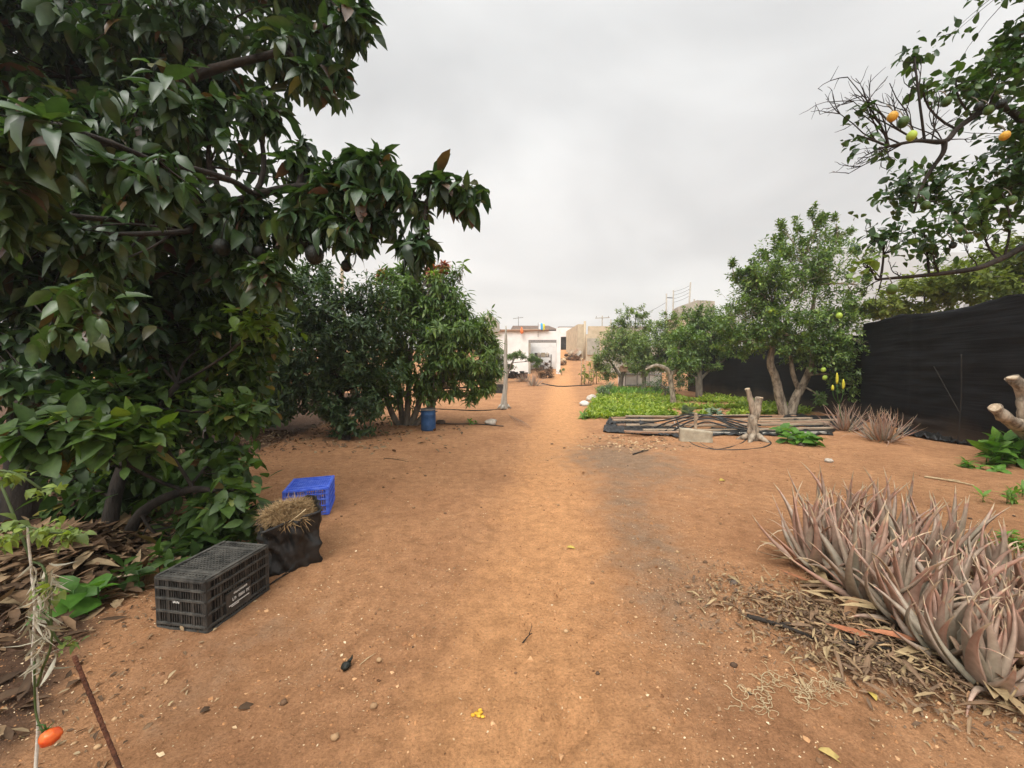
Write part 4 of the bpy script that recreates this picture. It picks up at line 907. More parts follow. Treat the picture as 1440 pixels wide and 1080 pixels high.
    for k, (px, py, r, mt, nm) in enumerate(((1255, 164, .038, 'orange', 'ripe_orange'), (1413, 191, .034, 'orange', 'ripe_orange'), (1270, 172, .040, 'green_fruit', 'green_orange'), (1282, 191, .036, 'lime_fruit', 'green_orange'),
                                             (1331, 143, .036, 'green_fruit', 'green_orange'), (1301, 289, .034, 'green_fruit', 'green_orange'), (1254, 407, .040, 'green_fruit', 'green_orange'), (1361, 336, .036, 'green_fruit', 'green_orange'),
                                             (1347, 322, .034, 'green_fruit', 'green_orange'), (1376, 150, .030, 'dark_fruit', 'shrivelled_orange'), (1408, 146, .034, 'dark_fruit', 'shrivelled_orange'), (1390, 155, .034, 'green_fruit', 'green_orange'), (1422, 282, .036, 'green_fruit', 'green_orange'), (1340, 345, .026, 'dark_fruit', 'shrivelled_orange'))):
        p = W(px, py, 2.32 if k < 4 else 2.38); o = MB().blob(p, (r * .64, r * .74, r * (.74 if k < 2 else .8)), .05, k, 14, 10).build(nm, M[mt], t)
        MB().tube([p + Vector((0, 0, r * .9)), p + Vector((.005, .02, r + .03)), p + Vector((.01, .05, r + .06))], .003, 5).build('stalk', M['bark'], o)
build_orange()

# ================================================================== ALOES
def aloe_leaves(n, h, rng, wide=.05, e_in=86, e_out=28, dry=.12, spread_r=.06):
    """one rosette at the origin: thick channelled tapering leaves"""
    Vs, Fs, Ts, b = [], [], [], 0
    NS = 11
    for i in range(n):
        f = i / max(n - 1, 1)                       # 0 inner .. 1 outer
        az = i * 2.39996 + rng.uniform(-.3, .3)
        el = math.radians(e_in + (e_out - e_in) * f ** 1.2 + rng.uniform(-9, 9))
        ln = h * (0.62 + .42 * math.sin(math.pi * (.22 + .62 * f))) * rng.uniform(.78, 1.22)
        bend = math.radians(rng.uniform(8, 62) * (.35 + .8 * f) * (1 if rng.random() < .74 else -.9))
        twist = rng.uniform(-.35, .35); isdry = rng.random() < dry * f * 2
        w0 = wide * rng.uniform(.8, 1.2) * (.7 if isdry else 1)
        p = np.array([math.cos(az) * spread_r * f, math.sin(az) * spread_r * f, .01 + .05 * (1 - f)])
        hd = np.array([math.cos(az), math.sin(az), 0.]); sd = np.array([-math.sin(az), math.cos(az), 0.])
        sidebend = rng.uniform(-.8, .8); basetone = rng.uniform(.05, .6)
        for k in range(NS):
            t = k / (NS - 1); e_ = el + bend * t ** 1.4 + (-1.5 * t ** 3 if isdry else 0)
            d = hd * math.cos(e_) + np.array([0, 0, math.sin(e_)]) + sd * sidebend * t * t; d /= np.linalg.norm(d)
            if k: p = p + d * ln / (NS - 1)
            wd = w0 * (1 - t) ** .62 * (1 - .6 * t) * (1.0 if t > .12 else .8 + t * 1.6) + .0016
            up = np.cross(sd, d); a = twist * t; s_ = sd * math.cos(a) + up * math.sin(a); u_ = up * math.cos(a) - sd * math.sin(a)
            th = wd * (.15 if isdry else .36)
            Vs += [p + s_ * wd / 2 + u_ * th * .75, p + u_ * th * .25, p - s_ * wd / 2 + u_ * th * .75, p - s_ * wd * .28 - u_ * th * .6, p - u_ * th * .85, p + s_ * wd * .28 - u_ * th * .6]
            tn = min(1, basetone + .42 * t ** 1.6 + (.25 if isdry else 0)) if t < .87 else 1; Ts += [tn + .12, tn, tn + .12, tn, tn, tn]
        for k in range(NS - 1):
            for j in range(6):
                j2 = (j + 1) % 6; Fs.append((b + k * 6 + j, b + k * 6 + j2, b + (k + 1) * 6 + j2, b + (k + 1) * 6 + j))
        b += NS * 6
    return np.array(Vs), np.array(Fs), np.clip(Ts, 0, 1)
def aloe(p, n, h, label, seed, group, wide=.05, dry_n=5, **k):
    rng = random.Random(seed)
    o = thing('aloe_plant', label, 'aloe', p, group)
    V, Fc, t = aloe_leaves(n, h, rng, wide, **k)
    np_mesh('leaves', V + np.array(p), [Fc], M['aloe'], o, tone=t)
    if dry_n:
        P, A, N = [], [], []
        for i in range(dry_n):
            a = rng.uniform(0, 6.28); P.append([p[0] + .08 * math.cos(a), p[1] + .08 * math.sin(a), p[2] + .05]); A.append([math.cos(a), math.sin(a), rng.choice((-.02, -.02, .5))]); N.append([rng.uniform(-.3, .3), rng.uniform(-.3, .3), 1])
        leaves('dry_leaves', M['aloe_dry'], [leaf_geo(P, A, N, h * .62, wide * RNG.uniform(.3, .9, dry_n), RNG.uniform(.3, 1, dry_n), 'hi', RNG.normal(.15, .3, dry_n), .6)], o)
    return o
G1 = 'aloes in the large foreground clump'
for i, (px, py, n, h, lab) in enumerate((
        (1140, 800, 28, .50, 'leftmost aloe of the large foreground clump, grey green at its outer leaves'),
        (1182, 772, 26, .58, 'tall aloe at the back left of the large foreground clump, spikes above the rest'),
        (1238, 776, 24, .56, 'back aloe of the large foreground clump, second tall one from the left'),
        (1212, 846, 28, .52, 'front aloe with long curved leaves above the biggest fallen red leaf'),
        (1172, 812, 26, .50, 'aloe wedged between the leftmost one and the tall back left one of the large clump'),
        (1275, 815, 24, .48, 'middle aloe behind the front curved leaf aloe of the large clump'),
        (1330, 795, 22, .46, 'small back aloe of the large clump, nearest the right hand weeds'),
        (1272, 880, 26, .46, 'front aloe of the large clump just right of the fallen red leaf'),
        (1335, 866, 26, .44, 'aloe inside the right half of the large clump, ringed by others'),
        (1400, 835, 22, .40, 'rear right aloe of the large clump, short and dusty'),
        (1326, 925, 24, .38, 'low front aloe of the large clump with pale grey outer leaves'),
        (1396, 905, 26, .38, 'right aloe of the large clump, leaves splayed in a pinkish fan'),
        (1386, 968, 24, .36, 'nearest aloe of the large clump, lowest in the photo'),
        (1440, 935, 24, .36, 'aloe of the large clump cut by the right edge of the photo'),
        (1462, 875, 22, .38, 'rear aloe of the large clump at the right edge, half out of view'))):
    aloe(G(px, py), int(n * 1.2), h * 1.0, lab, 100 + i, G1, (.080 if i < 9 else .070), dry_n=8)
G2 = 'pair of aloes by the net fence'
al = aloe(G(1188, 606), 64, .60, 'left aloe of the pair by the net fence, with yellow flower spikes', 131, G2, .036, dry_n=3, e_out=20, spread_r=.16)
aloe(G(1240, 620), 105, .56, 'right aloe of the pair by the net fence, round and twiggy, no flowers', 132, G2, .034, dry_n=3, e_out=15, spread_r=.2)
def flower_spike():
    p = G(1188, 606); d = p.y; st = MB(); q0 = W(1180, 568, d)
    st.tube([p, W(1182, 585, d), q0], [.012, .011, .009], 6)
    for k, (px, py, pz) in enumerate(((1171, 541, 549), (1177, 524, 540), (1186, 533, 547))):
        a, b_ = W(px, pz, d), W(px, py, d); st.tube(bez(q0, W(px, 560, d), a, 5), .007, 5)
        m = MB(); m.tube([a, a.lerp(b_, .2), a.lerp(b_, .55), a.lerp(b_, .85), b_], [.012, .026, .026, .016, .004], 9, True, .25); m.build('flower_spike', M['aloe_flower'], al)
    st.build('flower_stalk', M['weed'], al)
flower_spike()
G3 = 'dry aloes by the house'
for i, (px, py, lab) in enumerate(((735, 537, 'smaller dry aloe in front of the white house, left of its neighbour'), (750, 543, 'larger dry aloe in front of the white house, right of its neighbour'))):
    p = G(px, py); aloe(p, 44, .85 if i else .7, lab, 150 + i, G3, .06, dry_n=0, e_out=10, spread_r=.35)

# ================================================================== GROUND COVER AND LITTER
def ground_pts(n, poly=None, xr=None, yr=None, dens=None):
    P = []
    while len(P) < n:
        x, y = random.uniform(*xr), random.uniform(*yr)
        if dens is not None and random.random() > dens(x, y): continue
        P.append((x, y, H(x, y)))
    return np.array(P)
def flat_leaves(P, Lf, ratio, tone, lift=.01, tilt=.35, detail='mid', curl=.2, fold=.5):
    n = len(P); a = RNG.uniform(0, 6.28, n); A = np.stack([np.cos(a), np.sin(a), RNG.normal(.05, tilt, n)], 1)
    N = np.stack([RNG.normal(0, tilt, n), RNG.normal(0, tilt, n), np.ones(n)], 1); ln = Lf * RNG.uniform(.5, 1.15, n)
    P = P.copy(); P[:, 2] += lift * RNG.uniform(.3, 1.2, n)
    return leaf_geo(P, A, N, ln, ln * ratio * RNG.uniform(.7, 1.3, n), tone, detail, RNG.normal(curl, .3, n), RNG.normal(fold, .3, n))
def build_litter():
    parts = []
    def xb(y): return float(np.interp(y, [0, 1.6, 2.1, 3, 5.5, 8, 12, 16], [-1.7, -1.9, -2.2, -2.8, -4.1, -4.5, -4.6, -6]))
    parts.append(flat_leaves(ground_pts(3000, xr=(-6, -1.7), yr=(1.0, 8.5), dens=lambda x, y: max(0, min(1, (xb(y) - x) * 1.6 + .1))), .11, .42, RNG.uniform(0, .9, 3000), .03))
    parts.append(flat_leaves(ground_pts(1400, xr=(-6, -1.4), yr=(1.0, 9.5), dens=lambda x, y: math.exp(-((xb(y) - x) / .45) ** 2)), .035, .4, RNG.uniform(.1, .95, 1400), .012))
    parts.append(flat_leaves(ground_pts(450, xr=(-5, -1.0), yr=(6.4, 9.6), dens=lambda x, y: .3 + .7 * (x < -2.2)), .12, .4, RNG.uniform(.2, .95, 450), .02))
    tag(leaves('leaf_litter', M['dry_leaf'], parts), kind='stuff')
    # heap of old bark and leaves at the far left
    c = G(60, 840); P = []
    for k in range(1100):
        r = abs(random.gauss(0, .5)); a = random.uniform(0, 6.28); x = c.x - .25 + r * math.cos(a) * .9; y = c.y + .25 + r * math.sin(a) * .8
        z = H(x, y) + max(0, .26 * math.exp(-((x - c.x + .3) ** 2 + (y - c.y - .25) ** 2) / .28)) * random.uniform(.6, 1.05); P.append((x, y, z))
    tag(leaves('dry_leaf_heap', M['dry_leaf'], [flat_leaves(np.array(P), .20, .30, RNG.uniform(.15, .92, len(P)), .01, .22, 'hi', .15, .5)]), kind='stuff')
    # shredded aloe leaves, bark and twigs round the aloe clump
    def dn(x, y):
        u, v = (x - 1.98) / .50, (y - 1.98 + .42 * (x - 1.98)) / .33
        return math.exp(-(u * u + v * v) * 1.1)
    pa_ = [flat_leaves(ground_pts(2200, xr=(.9, 3.3), yr=(1.4, 3.1), dens=dn), .055, .26, RNG.uniform(0, .8, 2200), .02, .35),
           flat_leaves(ground_pts(420, xr=(1.0, 3.0), yr=(1.5, 2.9), dens=dn), .14, .12, RNG.uniform(.1, .95, 420), .035, .35, 'hi', .5, .7),
           flat_leaves(ground_pts(4500, xr=(.8, 3.3), yr=(1.3, 3.2), dens=lambda x, y: dn(x, y) ** .6), .022, .35, RNG.uniform(0, .85, 4500), .010, .4)]
    tag(leaves('aloe_litter', M['aloe_dry'], pa_), kind='stuff')
    # pale chips and dark crumbs all over the bare soil
    def dc(x, y):
        v = .25 + .75 * max(0, noise.noise(Vector((x * 1.1, y * 1.1, 3))) + .35)
        v *= 1 if abs(x - (-.12 + .135 * y)) > .5 else .35
        v = max(v, .95 * math.exp(-((x - (.95 + .13 * (y - 2))) / .35) ** 2))
        return v * min(1, 2.2 / max(y, .9)) if y > 2.2 else v
    n = 40000; P = ground_pts(n, xr=(-4.5, 6.5), yr=(.9, 9.5), dens=dc); tn = np.clip(RNG.normal(.66, .25, n), 0, 1)
    s = np.clip(RNG.lognormal(-5.5, .5, n), .002, .02)
    a = RNG.uniform(0, 6.28, n); A = np.stack([np.cos(a), np.sin(a), RNG.normal(0, .25, n)], 1); N = np.stack([RNG.normal(0, .35, n), RNG.normal(0, .35, n), np.ones(n)], 1)
    P[:, 2] += .003
    tag(leaves('soil_chips', M['chips'], [leaf_geo(P, A, N, s * 1.5, s * .9, tn, 'lo', .1, .3)]), kind='stuff')
    # crumbs and clods of the same soil
    n = 34000; P = ground_pts(n, xr=(-4.2, 6.0), yr=(.9, 7.5), dens=lambda x, y: min(1, 2.0 / y) * (.35 + .65 * max(0, min(1, .5 + 1.6 * noise.noise(Vector((x * 1.7, y * 1.7, 8)))))))
    sz = np.clip(RNG.lognormal(-5.75, .55, n), .0015, .016)[:, None, None]; o8 = np.array([[1, 0, 0], [-1, 0, 0], [0, 1, 0], [0, -1, 0], [0, 0, .8], [0, 0, -.5]], float)
    V = P[:, None] + o8[None] * sz * RNG.uniform(.6, 1.35, (n, 6, 1)) + RNG.normal(0, .25, (n, 6, 3)) * sz
    tri = np.array([[0, 2, 4], [2, 1, 4], [1, 3, 4], [3, 0, 4], [2, 0, 5], [1, 2, 5], [3, 1, 5], [0, 3, 5]]); Fc = (np.arange(n)[:, None, None] * 6 + tri[None]).reshape(-1, 3)
    tag(np_mesh('soil_crumbs', V.reshape(-1, 3), [Fc], M['crumb'], tone=np.repeat(np.clip(RNG.normal(.5, .25, n), 0, 1), 6), smooth=False), kind='stuff')
    # small stones
    m = MB(); 
    for k in range(700):
        x, y = random.uniform(-3.5, 5.5), random.uniform(1.0, 8.5)
        if random.random() > dc(x, y) * 1.4: continue
        r = random.uniform(.005, .016); m.tv = random.uniform(0, .6); m.blob((x, y, H(x, y) + r * .3), (r * 1.2, r, r * .8), .4, k, 6, 4)
    tag(m.build('pebbles', M['chips'], tone=True), kind='stuff')
    # gravelly rubble at the foot of the plank pile
    m = MB()
    for k in range(260):
        p = G(random.gauss(890, 40), random.uniform(612, 634)); r = random.uniform(.008, .026); m.tv = random.uniform(.1, .8); m.blob(p + Vector((0, 0, r * .2)), (r * 1.3, r, r * .7), .45, k, 6, 4)
    tag(m.build('rubble_chips', M['chips'], tone=True), kind='stuff')
build_litter()

def build_greens():
    P = []
    while len(P) < 2600:
        px, py = random.uniform(815, 1140), random.uniform(556, 589)
        lft = 838 - (py - 556) * .45
        if px < lft or (px > 1050 and py > 583) : continue
        if min((px - 966) ** 2 + ((py - 583) * 2) ** 2, (px - 1008) ** 2 + ((py - 583) * 2) ** 2) < 300: continue
        if noise.noise(Vector((px * .02, py * .12, 1))) < -.12 and px > 930: continue
        P.append(G(px, py))
    P = np.array(P); D = np.tile([0, 0, 1.0], (len(P), 1)) + RNG.normal(0, .25, (len(P), 3))
    big = np.interp(P[:, 1], [11, 16, 22], [1, 1, 1])
    tn = np.clip(.5 + .35 * np.array([noise.noise(Vector(p * .9)) for p in P]) + RNG.normal(0, .18, len(P)), 0, 1)
    P[:, 2] += .05
    o = leaves('vegetable_bed', M['greens'], [spray_leaves(P, D, 8, .165, .36, 0, (20, 80), .06, detail='mid', curl=.45, tones=tn)])
    tag(o, kind='stuff')
    P = []
    for k in range(420): P.append(G(random.uniform(840, 930), random.uniform(549, 557)))
    P = np.array(P); P[:, 2] += .05
    tag(leaves('grass_patch', M['weed'], [spray_leaves(P, np.tile([0, 0, 1.0], (len(P), 1)) + RNG.normal(0, .2, (len(P), 3)), 7, .28, .1, 0, (5, 50), .02, detail='mid', tones=RNG.uniform(.4, 1, len(P)))]), kind='stuff')
build_greens()

def leafy(name, label, cat, spots, mat, Lf, ratio, k, spread=(30, 80), h=.05, group=None, curl=.4, nspray=1, jit=.1, stems=True, tone=(0, 1)):
    c = sum(spots, Vector()) / len(spots)
    o = thing(name, label, cat, Vector((c.x, c.y, H(c.x, c.y))), group)
    C, D = [], []
    for p in spots:
        for q in range(nspray):
            C.append(p + Vector((random.gauss(0, jit), random.gauss(0, jit), h * random.uniform(.5, 1.3)))); D.append((random.gauss(0, .35), random.gauss(0, .35), 1))
    leaves('leaves', mat, [spray_leaves(np.array(C), np.array(D), k, Lf, ratio, .05, spread, h * .6, tone, 'hi', curl, .2)], o)
    if stems:
        for p in C: MB().tube(bez((p.x, p.y, H(p.x, p.y) - .01), (p.x, p.y, p.z - .05), p, 4), Lf * .03, 5).build('stem', M['weed'], o)
    return o
leafy('cabbage', 'blue green cabbage in front of the bent tree trunk', 'cabbage', [G(966, 587)], M['cabbage'], .30, .70, 11, (20, 85), .14, 'cabbages', nspray=3, jit=.07)
leafy('cabbage', 'smaller blue green cabbage to the right, nearer the forked stump', 'cabbage', [G(1008, 585)], M['cabbage'], .22, .70, 10, (20, 85), .10, 'cabbages', nspray=3, jit=.06)
leafy('squash_plant', 'low squash plant sprawling right of the forked stump', 'plant', [G(1100, 612), G(1122, 620), G(1140, 624), G(1110, 624), G(1150, 626)], M['weed'], .21, .72, 7, (45, 90), .12, nspray=2, jit=.1, tone=(.15, .8))
leafy('leafy_plant', 'bright green leafy plant beside the pale stump at the right edge', 'plant', [G(1395, 655), G(1412, 650), G(1430, 658), G(1445, 655), G(1420, 642)], M['weed'], .24, .55, 8, (25, 85), .30, nspray=4, jit=.12, tone=(0, .85))
leafy('weed', 'flat weed spreading left at the foot of the bright leafy plant', 'weed', [G(1352, 654), G(1368, 658), G(1384, 660)], M['weed'], .13, .5, 7, (50, 90), .06, nspray=2, jit=.08, tone=(.2, .9))
leafy('weed', 'feathery weed at the right edge level with the aloe clump top', 'weed', [G(1420, 712), G(1438, 700)], M['weed'], .11, .28, 9, (20, 80), .08, nspray=5, jit=.09, tone=(.4, 1))
leafy('weed', 'flat feathery weed at the right edge behind the large aloe clump', 'weed', [G(1405, 768), G(1425, 764), G(1445, 772)], M['weed'], .08, .3, 9, (40, 88), .05, nspray=5, jit=.08, tone=(.3, .9))
leafy('squash_plant', 'young squash plant with broad leaves left of the black crate', 'plant', [G(118, 868), G(140, 850)], M['weed'], .17, .85, 5, (40, 85), .16, nspray=1, jit=.05, tone=(0, .55))
leafy('ground_creeper', 'dark green creeper mounded behind the far end of the black crate', 'plant', [G(240, 812), G(280, 790), G(310, 778), G(335, 765), G(200, 830), G(260, 780)], M['custard'], .13, .55, 8, (40, 92), .16, nspray=4, jit=.12, tone=(0, .7))
leafy('weed', 'small green weed on the soil at the lower left corner of the vegetable bed', 'weed', [G(818, 588)], M['weed'], .2, .3, 10, (20, 85), .08, nspray=3, jit=.15, tone=(.4, .9))
leafy('weed', 'small green weed between the blue barrel and the grey stone', 'weed', [G(661, 596)], M['weed'], .12, .4, 8, (30, 85), .05, nspray=3, jit=.1, tone=(.3, .9))

# ================================================================== CRATES, BAG, BARREL
def lattice_wall(m, o, u, v, lu, lv, rails, ribs, th=.006, proud=.008, rm=None):
    """open lattice panel: o corner, u and v unit axes, normal = u x v"""
    o, u, v = Vector(o), Vector(u), Vector(v); nrm_ = u.cross(v); rot = Matrix((u, v, nrm_)).transposed()
    for t in rails: (rm or m).box(o + u * lu / 2 + v * t * lv + nrm_ * proud * .5, (lu, .011, th + proud), rot)
    for k in range(ribs + 1):
        if k % 5 and random.random() < .05: continue
        m.box(o + u * (lu * k / ribs + random.uniform(-.0012, .0012)) + v * lv / 2, (.006 if k % 5 else .014, lv * .985, th * (1 if k % 5 else 1.8)), rot)
def crate(label, base, rot, wx, wy, h, mat, tilt=(0, 0), plate=True, dust_highlight=None, inner=None):
    o = thing('plastic_crate', label, 'crate', base); hx, hy = wx / 2, wy / 2
    m = MB(); rm = MB(); rails = (.04, .13, .36, .60, .80, .97)
    lattice_wall(m, (-hx, -hy, 0), (1, 0, 0), (0, 0, 1), wx, h, rails, 20, rm=rm)
    lattice_wall(m, (hx, hy, 0), (-1, 0, 0), (0, 0, 1), wx, h, rails, 20, rm=rm)
    lattice_wall(m, (hx, -hy, 0), (0, 1, 0), (0, 0, 1), wy, h, rails, 25, rm=rm)
    lattice_wall(m, (-hx, hy, 0), (0, -1, 0), (0, 0, 1), wy, h, rails, 25, rm=rm)
    for sx in (-1, 1):
        for sy in (-1, 1): m.box((sx * (hx - .009), sy * (hy - .009), h / 2), (.030, .030, h * 1.003))
    walls = m
    g = MB()
    for k in range(int(wx / .022) + 1): g.box((-hx + .012 + k * (wx - .024) / int(wx / .022), 0, h - .006), (.007, wy - .03, .010))
    for k in range(int(wy / .022) + 1): g.box((0, -hy + .012 + k * (wy - .024) / int(wy / .022), h - .0045), (wx - .03, .007, .010))
    for k in (.17, .83): g.box((0, -hy + wy * k, h - .001), (wx - .03, .022, .012))
    for s in (-1, 1): g.box((s * (hx - .006), 0, h - .002), (.02, wy, .016)); g.box((0, s * (hy - .006), h - .0035), (wx - .045, .02, .016))
    R_ = Euler((tilt[0], tilt[1], rot)).to_matrix(); bs = Vector(base)
    def put(mb, name, mt, parent=o):
        mb.v = [tuple(R_ @ Vector(q) + bs) for q in mb.v]; return mb.build(name, mt, parent, smooth=False)
    put(walls, 'side_lattice', mat); put(rm, 'side_rails', dust_highlight or mat); put(g, 'base_lattice', dust_highlight or mat)  # rails and top lattice take the dust tone with its painted highlight
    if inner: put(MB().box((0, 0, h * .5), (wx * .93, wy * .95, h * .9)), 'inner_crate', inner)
    if plate:
        pl = MB().box((hx + .009, -.02, h * .34), (.010, wy * .40, h * .36)); p = put(pl, 'label_plate', mat)
        pr = MB(); rr = random.Random(4); x = hx + .0155
        def row(z, y0, y1, hh, gap):
            y = y0
            while y < y1:
                wd = rr.choice((.006, .009, .010, .011))
                if rr.random() > gap:
                    kind = rr.randint(0, 3)
                    pr.box((x, y + .0012, z), (.002, .0024, hh))
                    if kind != 1: pr.box((x, y + wd * .9, z), (.002, .0024, hh * (1 if kind else .6)))
                    if kind != 3: pr.box((x + .0003, y + wd / 2, z + rr.choice((-1, 0, 1)) * hh * .42), (.002, wd * .8, .0026))
                y += wd + .0045
        row(h * .47, -.055, .035, .011, .12); row(h * .36, -.08, .052, .017, .15)
        pr.box((x, -.02, h * .265), (.002, .14, .005)); pr.box((x, -.05, h * .235), (.002, .05, .004))
        put(pr, 'printed_marks', M['print'], p)
        pe = MB(); y = -hy - .009
        for k in range(5): pe.box((-.04 + k * .009, y - .003, h * .56 + (.002 if k % 2 else 0)), (.005, .002, .010))
        put(pe, 'printed_marks', M['print'])
    return o
def build_crates():
    a, b, c = G(216, 884), G(292, 891), G(377, 831)
    ax = (c - b); rot = math.atan2(ax.y, ax.x) - R(90); wx, wy = .325, ax.length
    ctr = (b + c) / 2 + Vector((math.cos(rot), math.sin(rot), 0)) * (-wx / 2)
    crate('black lattice harvest crate turned upside down on the soil, white print on its side', (ctr.x, ctr.y, ctr.z - .006), rot, wx, wy, .305, M['crate_black'], dust_highlight=M['crate_dust_highlight'], inner=M['black_plastic'])
    b = G(462, 724); q = R(19); ctr = b + Vector((-.195 * math.cos(q) - .25 * math.sin(q), -.195 * math.sin(q) + .25 * math.cos(q), 0))
    crate('blue plastic crate turned upside down behind the black bag of straw', (ctr.x, ctr.y, ctr.z - .006), q, .39, .50, .265, M['crate_blue'], plate=False, tilt=(R(-2), 0))
build_crates()
def build_bag():
    # black plastic bag sagging round an open square crate, mouth full of straw
    q0, q1 = G(388, 810), G(450, 791); dq = (q1 - q0).normalized(); rz = math.atan2(dq.y, dq.x); wx, wy, ht = (q1 - q0).length + .06, .42, .42
    c = (q0 + q1) / 2 + Vector((-dq.y, dq.x, 0)) * (wy / 2 - .01) - dq * .02; c.z = H(c.x, c.y); RZ = Matrix.Rotation(rz, 3, 'Z')
    o = thing('black_bag', 'open black plastic bag standing between the black and the blue crate, stuffed with straw', 'bag', c)
    n, mz = 96, 30; V = []
    for j in range(mz):
        t = j / (mz - 1)
        for k in range(n):
            a = 2 * math.pi * k / n; cx, cy = math.cos(a), math.sin(a); q = max(abs(cx), abs(cy)) ** .93
            flare = .97 + .07 * t
            x, y = cx / q * wx / 2 * flare, cy / q * wy / 2 * flare
            v = Vector((cx * 1.8, cy * 1.8, t * 2.2)); f = .022 * noise.noise(v * 1.1) + .020 * (1 - abs(noise.noise(Vector((v.x * 1.1 + v.z * .8, v.y * 1.1, v.z * .7 + 4)))) * 5) + .005 * (1 - 4 * abs(noise.noise(v * 2.6))) + .003 * (1 - 5 * abs(noise.noise(Vector((v.x * 4 + v.z * 2, v.y * 4, v.z * 1.4 + 9))))) + .002 * noise.noise(v * 14)
            x += cx * f; y += cy * f
            top = ht * (.90 + .10 * cx + .07 * noise.noise(Vector((cx * 1.3, cy * 1.3, 9))))
            xy = RZ @ Vector((x, y, 0)); V.append((c.x + xy.x, c.y + xy.y, c.z - .01 + top * t))
    f = [(j * n + k, j * n + (k + 1) % n, (j + 1) * n + (k + 1) % n, (j + 1) * n + k) for j in range(mz - 1) for k in range(n)]
    mb = MB().add(V, f); s = mb.build('sheet', M['sheet_black'], o); sm = s.modifiers.new('t', 'SOLIDIFY'); sm.thickness = .004; sm.offset = -1
    # folded rim, a rolled dark edge on the left
    top = [Vector(V[(mz - 1) * n + k]) for k in range(n)]
    r = MB(); r.tube(top + [top[0], top[1]], .010, 6, False, .3); r.build('rim', M['sheet_black'], o)
    MB().tube([W(352, 716, 3.2), W(372, 710, 3.25), W(392, 706, 3.3)], [.025, .02, .018], 7).build('rolled_edge', M['black_plastic'], o)
    # straw
    P, A, N = [], [], []
    for k in range(4200):
        r_, a = math.sqrt(random.random()), random.uniform(0, 6.28); e2 = RZ @ Vector((r_ * math.cos(a) * wx * .48, r_ * math.sin(a) * wy * .48, 0)); x, y = c.x + e2.x, c.y + e2.y
        z = c.z + ht * .82 + .075 * (1 - r_ ** 2) * (1 + .5 * noise.noise(Vector((x * 6, y * 6, 0)))) * random.uniform(.55, 1.1)
        P.append((x, y, z)); q = random.uniform(0, 6.28); A.append((math.cos(q), math.sin(q), random.gauss(.12, .35))); N.append((random.gauss(0, .4), random.gauss(0, .4), 1))
    st = leaves('dry_straw', M['straw'], [leaf_geo(P, A, N, RNG.uniform(.04, .13, len(P)), RNG.uniform(.002, .005, len(P)), RNG.uniform(0, .6, len(P)), 'mid', RNG.normal(.1, .3, len(P)), .3)], None, c + Vector((0, 0, ht * .8)))
    tag(st, kind='stuff')
    a = W(402, 738, 2.72); b_ = W(430, 716, 2.74)
    tag(MB().tube(bez(b_, (a + b_) / 2 + Vector((.01, -.02, .0)), a, 6), [.004, .004, .004, .003, .003, .002], 5).build('straw_stalk', M['pale_straw'], None, a), 'single pale stalk hanging over the front of the black bag', 'stalk')
build_bag()
def build_barrel():
    b = G(602.5, 605); r = .165; h = .50
    o = thing('blue_barrel', 'small blue plastic barrel with a dark clamped lid under the mango tree', 'barrel', b)
    MB().lathe(b, [(r * .90, 0), (r * .99, .015), (r, .05), (r, .12), (r * 1.02, .13), (r, .145), (r * 1.0, h * .72), (r * 1.02, h * .735), (r, h * .75), (r * .985, h * .90), (r * .93, h * .93)], 28).build('body', M['barrel_blue'], o)
    MB().lathe(b, [(r * .90, h * .925), (r * 1.06, h * .932), (r * 1.07, h * .985), (r * 1.0, h), (r * .9, h * .992), (r * .3, h * 1.0)], 28).build('lid', M['lid'], o)
    m = MB(); m.tube([b + Vector((r * 1.075 * math.cos(a), r * 1.075 * math.sin(a), h * .955)) for a in np.linspace(0, 6.2832, 29)], .008, 6, False); m.build('clamp_ring', M['steel'], o)
    for s in (-1, 1):
        MB().tube([b + Vector((s * r * .98, -.05, h * .84)), b + Vector((s * r * 1.22, -.03, h * .87)), b + Vector((s * r * 1.22, .03, h * .87)), b + Vector((s * r * .98, .05, h * .84))], .011, 6).build('handle', M['lid'], o)
build_barrel()
def pot(label, p, r, h, group, mat='black_plastic'):
    o = thing('plant_pot', label, 'pot', p, group)
    MB().lathe(p, [(r * .72, 0), (r * .95, h * .86), (r * 1.05, h * .87), (r * 1.05, h), (r * .92, h), (r * .88, h * .85), (r * .2, h * .84)], 14).build('body', M[mat], o)
    m = MB(); m.blob(p + Vector((0, 0, h * .9)), (r * .8, r * .8, r * .25), .3, int(p.x * 50)); m.build('soil', M['stone_dark'], o)
for k in range(9):
    p = on(PX(702 + k * 4.6, 30.5), 30.5 + .3 * (k % 2)); pot('black plant pot in the row standing before the white house', p, .17 + .02 * (k % 3), .42 + .08 * ((k * 5) % 3), 'black plant pots in a row before the house')
